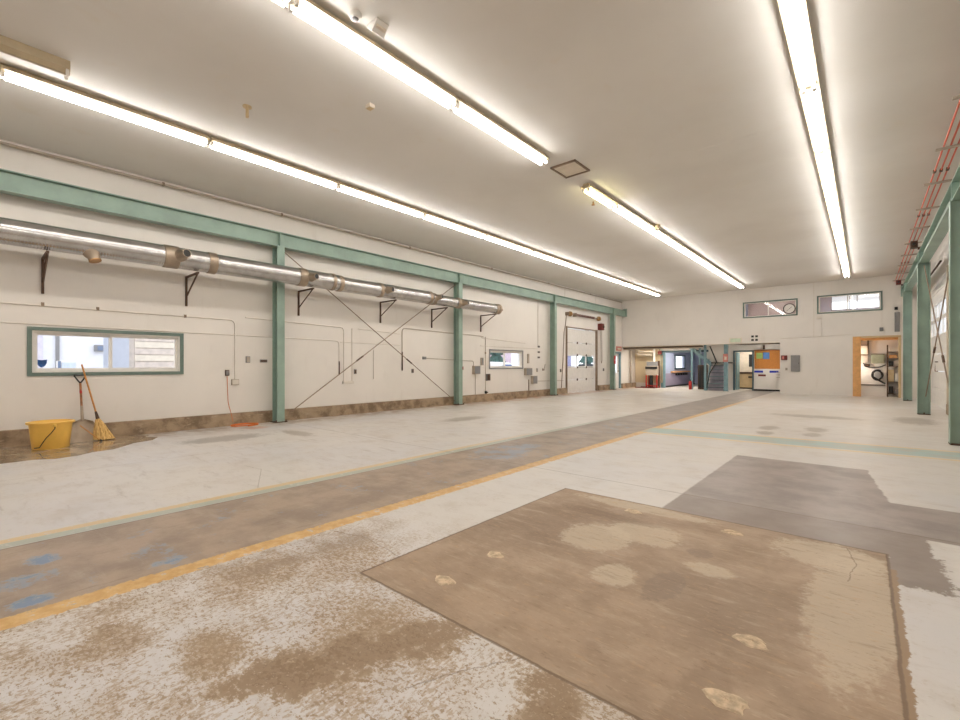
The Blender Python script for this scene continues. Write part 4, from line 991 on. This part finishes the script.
for x0, x1, z0, z1, m_, l, n in ((-4.30, -4.02, 1.68, 1.98, plain('green_paper', rgb(150, 180, 100), .6), 'green paper pinned to the cork board', 'pinned_paper'), (-4.00, -3.72, 1.66, 2.0, plain('blue_paper', rgb(86, 130, 190), .6), 'blue paper pinned to the cork board', 'pinned_paper')):
    o = bx(x0, x1, YB - .036, YB - .031, z0, z1).build(n, m_); tag(o, l, 'paper')
for x0, x1, z0, z1, m_, l in ((-4.40, -4.0, .95, 1.06, BLUE, 'dark blue strip sign under the cork board, left of two'), (-3.72, -3.33, .95, 1.06, BLUE, 'dark blue strip sign under the cork board, right of two'), (-4.22, -3.88, .76, .86, MAROON, 'dark red strip sign below the left blue strip')):
    t = thing('strip_sign', ((x0 + x1) / 2, YB, z0), l, 'sign'); bx(x0 - .03, x1 + .03, YB - .010, YB, z0 - .03, z1 + .03).build('backing', WHITE, t); bx(x0, x1, YB - .016, YB - .010, z0, z1).build('band', m_, t)
t = thing('wall_rack', (-3.2, YB, .7), 'small white wire document rack at the right end of the recess wall', 'rack')
b = MB()
for z in (.72, .85, .98): b.box(-3.42, -3.06, YB - .12, YB - .11, z, z + .015); b.box(-3.42, -3.06, YB - .12, YB, z - .012, z)
b.build('tray', TANBOX, t); bx(-3.42, -3.06, YB - .012, YB, .7, 1.1).build('back_plate', WHITE, t)
bx(-4.42, -3.03, YB - .02, YB, 0, .09).build('baseboard_recess', BLACK, kind='structure')
t = thing('ceiling_bracket', (-3.9, YB - .1, 2.2), 'small dark fitting above the cork board', 'bracket'); bx(-4.0, -3.92, YB - .06, YB, 2.16, 2.38).build('body', RUST, t); bx(-3.99, -3.93, YB - .1, YB - .06, 2.18, 2.24).build('lip', BLACK, t)

# ------------------------------------------------------------------ niche contents
YN2 = 25.85
for x0, x1, z0, z1, l, m_ in ((-.30, .12, 1.45, 1.78, 'pale grey box on the left of the niche wall', TANBOX), (.20, .64, 1.42, 1.80, 'large grey green box in the middle of the niche wall', plain('grey_green', rgb(150, 152, 128), .5)), (-.32, .10, 1.82, 2.2, 'pale cover plate high on the left of the niche', CREAM)):
    t = thing('control_box', ((x0 + x1) / 2, YN2, z0), l, 'electrical box'); bx(x0, x1, YN2 - .16, YN2, z0, z1).build('box_body', m_, t, .012); bx(x0 + .03, x1 - .03, YN2 - .17, YN2 - .16, z0 + .03, z1 - .03).build('cover', m_, t); bx(x0, x1, YN2 - .18, YN2 - .0, z1, z1 + .025).build('top_lip', RUST, t)
conduit([(.10, YN2 - .05, 2.42), (.10, YN2 - .05, 1.80)], 'dark vertical pipe in the niche', .022, RUST)
conduit([(-.05, YN2 - .05, 1.44), (.0, YN2 - .05, 1.28), (.25, YN2 - .05, 1.22), (.5, YN2 - .05, 1.26), (.68, YN2 - .05, 1.36)], 'dark cable looping under the niche boxes', .018, RUBBER, name='cable', cat='cable')
t = thing('junction_block', (.1, YN2, 1.28), 'dark block hanging at the left of the looped niche cable', 'junction box'); bx(-.02, .16, YN2 - .09, YN2, 1.28, 1.40).build('body', BLACK, t, .01); bx(.0, .14, YN2 - .095, YN2 - .09, 1.3, 1.38).build('cover', RUST, t)
hc = MB(); hc.tube([(.40 + (.16 + .012 * math.sin(a * 2.3)) * math.cos(a), YN2 - .08 - .006 * a, .92 + (.20 + .015 * math.sin(a * 1.7)) * math.sin(a)) for a in [.9 + k * .22 for k in range(70)]] + [(.55, YN2 - .16, .62), (.66, YN2 - .16, .55)], .034, 6)
tag(hc.build('hose_coil', RUBBER), 'black hose coil hung on the niche wall', 'hose')
t = thing('wall_rail', (.2, YN2, .45), 'dark level rail low on the niche wall', 'rail'); bx(-.42, .66, YN2 - .03, YN2, .46, .50).build('rail', RUST, t)
rk = thing('storage_rack', (.88, 25.6, 0), 'dark framed storage rack at the right of the niche', 'rack')
for x in (.72, 1.10):
    for y in (25.42, 25.78): bx(x - .018, x + .018, y - .018, y + .018, 0, 2.2).build('post', RUST, rk)
for z in (.12, .62, 1.28, 1.62, 1.88): bx(.72, 1.10, 25.42, 25.78, z, z + .03).build('shelf', RUST, rk)
for x0, x1, z, h, l, m_ in ((.75, .92, .645, .50, 'tall pale carton on the rack second shelf', BEIGE), (.94, 1.07, .645, .34, 'white carton on the rack second shelf', WHITE), (.76, .90, 1.305, .2, 'dark tool box on the rack middle shelf', BLACK), (.92, 1.07, 1.305, .24, 'grey carton on the rack middle shelf', TANBOX), (.77, 1.02, 1.645, .12, 'low brown carton on the rack fourth shelf', PLY), (.78, 1.05, 1.905, .18, 'white carton on the rack top shelf', CREAM), (.76, .9, .145, .3, 'dark crate on the rack bottom shelf', BLACK), (.93, 1.06, .145, .2, 'grey crate on the rack bottom shelf', GREYBOX)):
    t = thing('carton', ((x0 + x1) / 2, 25.56, z), l, 'box'); bx(x0, x1, 25.46, 25.72, z, z + h).build('carton_body', m_, t); bx(x0, x1, 25.455, 25.725, z + h, z + h + .008).build('lid', m_, t)
# hoses by the niche column
for i, (y, z1, l) in enumerate(((22.95, 2.2, 'black hose hanging beside the niche column, nearer one'), (23.75, 1.9, 'black hose hanging beside the niche column, farther one'))):
    b = MB(); x = XR - .10
    b.tube([(x, y, .12), (x - .03, y + .05, .8), (x, y + .1, 1.4), (x - .02, y + .08, z1), (x - .04, y, z1 + .08), (x - .03, y - .1, z1 - .1), (x, y - .12, 1.2), (x - .02, y - .06, .5), (x, y - .02, .14)], .028, 8)
    b.tube([(x, y, z1 - .02), (XR - .001, y, z1)], .012, 6)
    tag(b.build('hanging_hose', RUBBER), l, 'hose')
t = thing('wall_switch', (XR - .05, 23.0, 1.0), 'small grey box low between right wall columns', 'electrical box'); bx(XR - .07, XR, 23.1, 23.3, 1.0, 1.25).build('box_body', GREYBOX, t); bx(XR - .076, XR - .07, 23.12, 23.28, 1.02, 1.23).build('cover', TANBOX, t)

# ------------------------------------------------------------------ outside, seen through the windows
bx(-70, XL - .2, -40, 110, -.25, -.02).build('ground_outside', plain('pale_yard', rgb(196, 196, 200), .9, 0, .1, .6), kind='structure')
nb = thing('neighbour_building', (-19.5, 0, -.02), 'white building across the yard outside the wide window', 'building')
EXT = plain('white_siding', rgb(226, 226, 230), .7, 0, .03)
bx(-26, -19.5, -20, 3.05, -.02, 6).build('wall', EXT, nb)
bx(-26, -20.3, 3.05, 3.9, -.02, 6).build('grey_wall', plain('grey_siding', rgb(186, 190, 200), .7, 0, .03), nb)
bx(-19.5, -19.44, 1.87, 1.96, -.02, 6).build('downpipe', GREYBOX, nb); bx(-19.5, -19.46, 1.0, 1.58, -.02, 6).build('lilac_panel', plain('lilac_siding', rgb(206, 200, 212), .7), nb)
vn = bx(-19.5, -19.35, 2.80, 3.03, 1.80, 2.02).build('vent_hood', GREYBOX, nb, .01); bx(-19.35, -19.34, 2.88, 3.02, 1.84, 1.98).build('louvre', plain('slate_blue', rgb(110, 124, 150), .6), vn)
b = thing('garage', (-21, 5, -.02), 'beige slatted garage front outside the right pane of the wide window', 'building')
bx(-26, -20.5, 3.9, 9.5, -.02, 5).build('wall', plain('beige_siding', rgb(206, 194, 182), .7), b)
for k in range(9): bx(-20.5, -20.46, 4.1, 9.2, .5 + k * .25, .72 + k * .25).build('slat', plain('brown_slat', rgb(208, 194, 182), .7) if k % 2 else CREAM, b)
t = thing('white_cabinet', (-17.5, 1.7, -.02), 'white service cabinet outside the wide window', 'cabinet')
bx(-17.8, -17.4, 1.72, 2.13, -.02, 1.47).build('body', WHITE, t, .02); bx(-17.4, -17.38, 1.80, 2.10, .3, 1.42).build('door', plain('pale_blue', rgb(206, 216, 232), .5), t); bx(-17.41, -17.37, 1.72, 1.78, 1.25, 1.46).build('vent_panel', plain('slate_blue', rgb(110, 124, 150), .6), t)
t = thing('grey_building', (-30, 33, -.02), 'pinkish grey building far outside the small framed window', 'building')
bx(-36, -30, 30, 40, -.02, 7).build('wall', plain('pink_siding', rgb(196, 176, 186), .7), t); bx(-29.98, -29.9, 34.8, 36.6, .2, 2.2).build('door', plain('purple_door', rgb(120, 84, 120), .6), t); bx(-29.98, -29.9, 31, 32.2, 1.8, 2.8).build('window', BLUEST, t)
t = thing('parked_van', (-22, 27.5, -.02), 'white van parked outside the small framed window', 'van')
b = MB(); b.prism([(25.6, .35), (29.6, .35), (29.6, 1.1), (29.2, 1.3), (28.6, 1.35), (28.0, 1.55), (25.6, 1.6)], 'x', -23.0, -21.2); b.build('body', WHITE, t, .05)
for y in (26.3, 28.8): MB().lathe([(.2, 0), (.34, .02), (.34, .2), (.2, .22)], (-21.3, y, .32), 'x', 20).build('wheel', RUBBER, t)
bx(-21.2, -21.17, 27.2, 28.3, 1.05, 1.38).build('side_window', BLUEST, t)
LEAF = plain('evergreen_foliage', rgb(64, 92, 84), .9, 0, .4, 3)
for i, (x, y, h, l) in enumerate(((-27, 33.6, 6, 'dark evergreen outside the small framed window'), (-26, 50.2, 7, 'dark evergreen outside the right pane of the overhead door'))):
    t = thing('evergreen_tree', (x, y, -.02), l, 'tree')
    MB().cyl((x, y, -.02), (x, y, 1), .14, 10).build('trunk', WOOD_D, t); b = MB()
    for k in range(6):
        z = .7 + k * h / 7; r = 1.1 * (1 - k / 7); rings = []
        for rr, zz in ((.1, z + .1), (r, z), (.15, z + h / 5.5)): rings.append([b.bm.verts.new((x + rr * (1 + .16 * math.sin(5 * a + k)) * math.cos(a), y + rr * (1 + .16 * math.sin(7 * a + k)) * math.sin(a), zz + .12 * math.sin(6 * a + k) * (rr > .5))) for a in [2 * PI * j / 28 for j in range(28)]])
        b.skin(rings)
    b.build('foliage', LEAF, t)
t = thing('far_house', (-34, 52, -.02), 'pale house far outside the overhead door panes', 'house')
bx(-40, -34, 52, 62, -.02, 4).build('wall', EXT, t); b = MB(); b.prism([(51.6, 4), (62.4, 4), (57, 6.4)], 'x', -40.3, -33.7); b.build('roof', GREYBOX, t); bx(-33.98, -33.94, 54, 56, 1.2, 2.6).build('window', BLUEST, t); bx(-33.98, -33.94, 58, 60, 1.2, 2.6).build('window', BLUEST, t)
t = thing('parked_car', (-20, 40.6, -.02), 'dark parked car outside the middle pane of the overhead door', 'car')
b = MB(); b.prism([(39.4, .3), (42.2, .3), (42.2, .8), (41.6, .95), (41.2, 1.45), (40.0, 1.45), (39.6, .95), (39.4, .9)], 'x', -21.6, -20); b.build('body', BLACK, t, .04); bx(-20, -19.98, 40.1, 41.1, 1.0, 1.38).build('side_window', GREYBOX, t)
for y in (39.95, 41.65): MB().lathe([(.18, 0), (.31, .02), (.31, .2), (.18, .22)], (-20.1, y, .29), 'x', 18).build('wheel', RUBBER, t)
t = thing('storage_shed', (-22, 38.0, -.02), 'grey violet shed outside the left pane of the overhead door', 'shed')
bx(-24, -22, 37.2, 39.2, -.02, 2.3).build('wall', plain('violet_grey', rgb(150, 146, 176), .7), t); b = MB(); b.prism([(37.0, 2.3), (39.4, 2.3), (38.2, 2.9)], 'x', -24.1, -21.9); b.build('roof', WHITE, t)
bx(XR + .2, 60, -40, 110, -.25, -.02).build('ground_yard', plain('pale_yard_east', rgb(196, 196, 200), .9), kind='structure')

# ------------------------------------------------------------------ unseen lamps added to brighten the side rooms, recess and niche
def added_room_lamp(name, x, y, z, sx, sy, e, lab, c=(1, .93, .82)):
    t = thing(name, (x, y, z), lab, 'light fixture')
    bx(x - sx / 2, x + sx / 2, y - sy / 2, y + sy / 2, z - .05, z).build('housing', WHITE, t)
    bx(x - sx / 2 + .03, x + sx / 2 - .03, y - sy / 2 + .03, y + sy / 2 - .03, z - .062, z - .05).build('diffuser', emis('added_lamp_diffuser', (*c, 1), e), t)
added_room_lamp('added_ceiling_lamp', -8.6, 25.6, 2.42, 2.0, .2, 24, 'unseen ceiling lamp added to brighten the recess, behind its lintel beam')
added_room_lamp('added_ceiling_lamp', -7.6, 28.0, 2.42, 1.6, .3, 22, 'unseen ceiling lamp added to brighten the corridor beyond the stair')
added_room_lamp('added_ceiling_lamp', -4.9, 28.3, 2.42, .6, .6, 12, 'unseen ceiling lamp added to brighten the kitchenette')
added_room_lamp('added_ceiling_lamp', -3.4, 26.6, ZC, .9, .9, 12, 'unseen ceiling lamp added to brighten the pink upper office')
added_room_lamp('added_ceiling_lamp', .2, 27.2, ZC, .9, .9, 16, 'unseen ceiling lamp added to brighten the upper meeting room')
def added_wall_lamp(x, y, z0, z1, s_, e, lab):  # unseen upright lamp, added to lift a dim recess
    t = thing('added_wall_lamp', (x, y, z0), lab, 'light fixture')
    bx(min(x, x + s_ * .05), max(x, x + s_ * .05), y - .06, y + .06, z0, z1).build('housing', WHITE, t)
    bx(min(x + s_ * .05, x + s_ * .062), max(x + s_ * .05, x + s_ * .062), y - .045, y + .045, z0 + .02, z1 - .02).build('diffuser', emis('added_lamp_diffuser', (1, .94, .85, 1), e), t)
added_wall_lamp(-3.03, 26.0, 1.0, 2.2, -1, 22, 'unseen upright wall lamp added round the corner to brighten the notice board recess')
added_wall_lamp(-.45, 25.45, .9, 2.1, 1, 14, 'unseen upright wall lamp added behind the plywood jamb to brighten the niche')

# ------------------------------------------------------------------ world, camera, view
w = D.worlds.new('overcast_sky'); sc.world = w; w.use_nodes = True; nt = w.node_tree
bg = nt.nodes['Background']; bg.inputs['Color'].default_value = (.86, .92, 1.0, 1); bg.inputs['Strength'].default_value = .95

cam = D.cameras.new('camera'); co = D.objects.new('camera', cam); COL.objects.link(co)
cam.sensor_width = 36; cam.lens = 445 / 960 * 36; cam.shift_y = 5 / 960; cam.clip_start = .05; cam.clip_end = 300
co.location = (0, 0, 1.35); co.rotation_euler = (PI / 2, 0, math.atan(385 / 445)); sc.camera = co
vs = sc.view_settings; vs.view_transform = 'Standard'; vs.look = 'None'; vs.gamma = 1; vs.use_curve_mapping = False; vs.exposure = 1.4
sc.cycles.max_bounces = 10; sc.cycles.diffuse_bounces = 6; sc.cycles.transparent_max_bounces = 16
sc.cycles.sample_clamp_indirect = 8
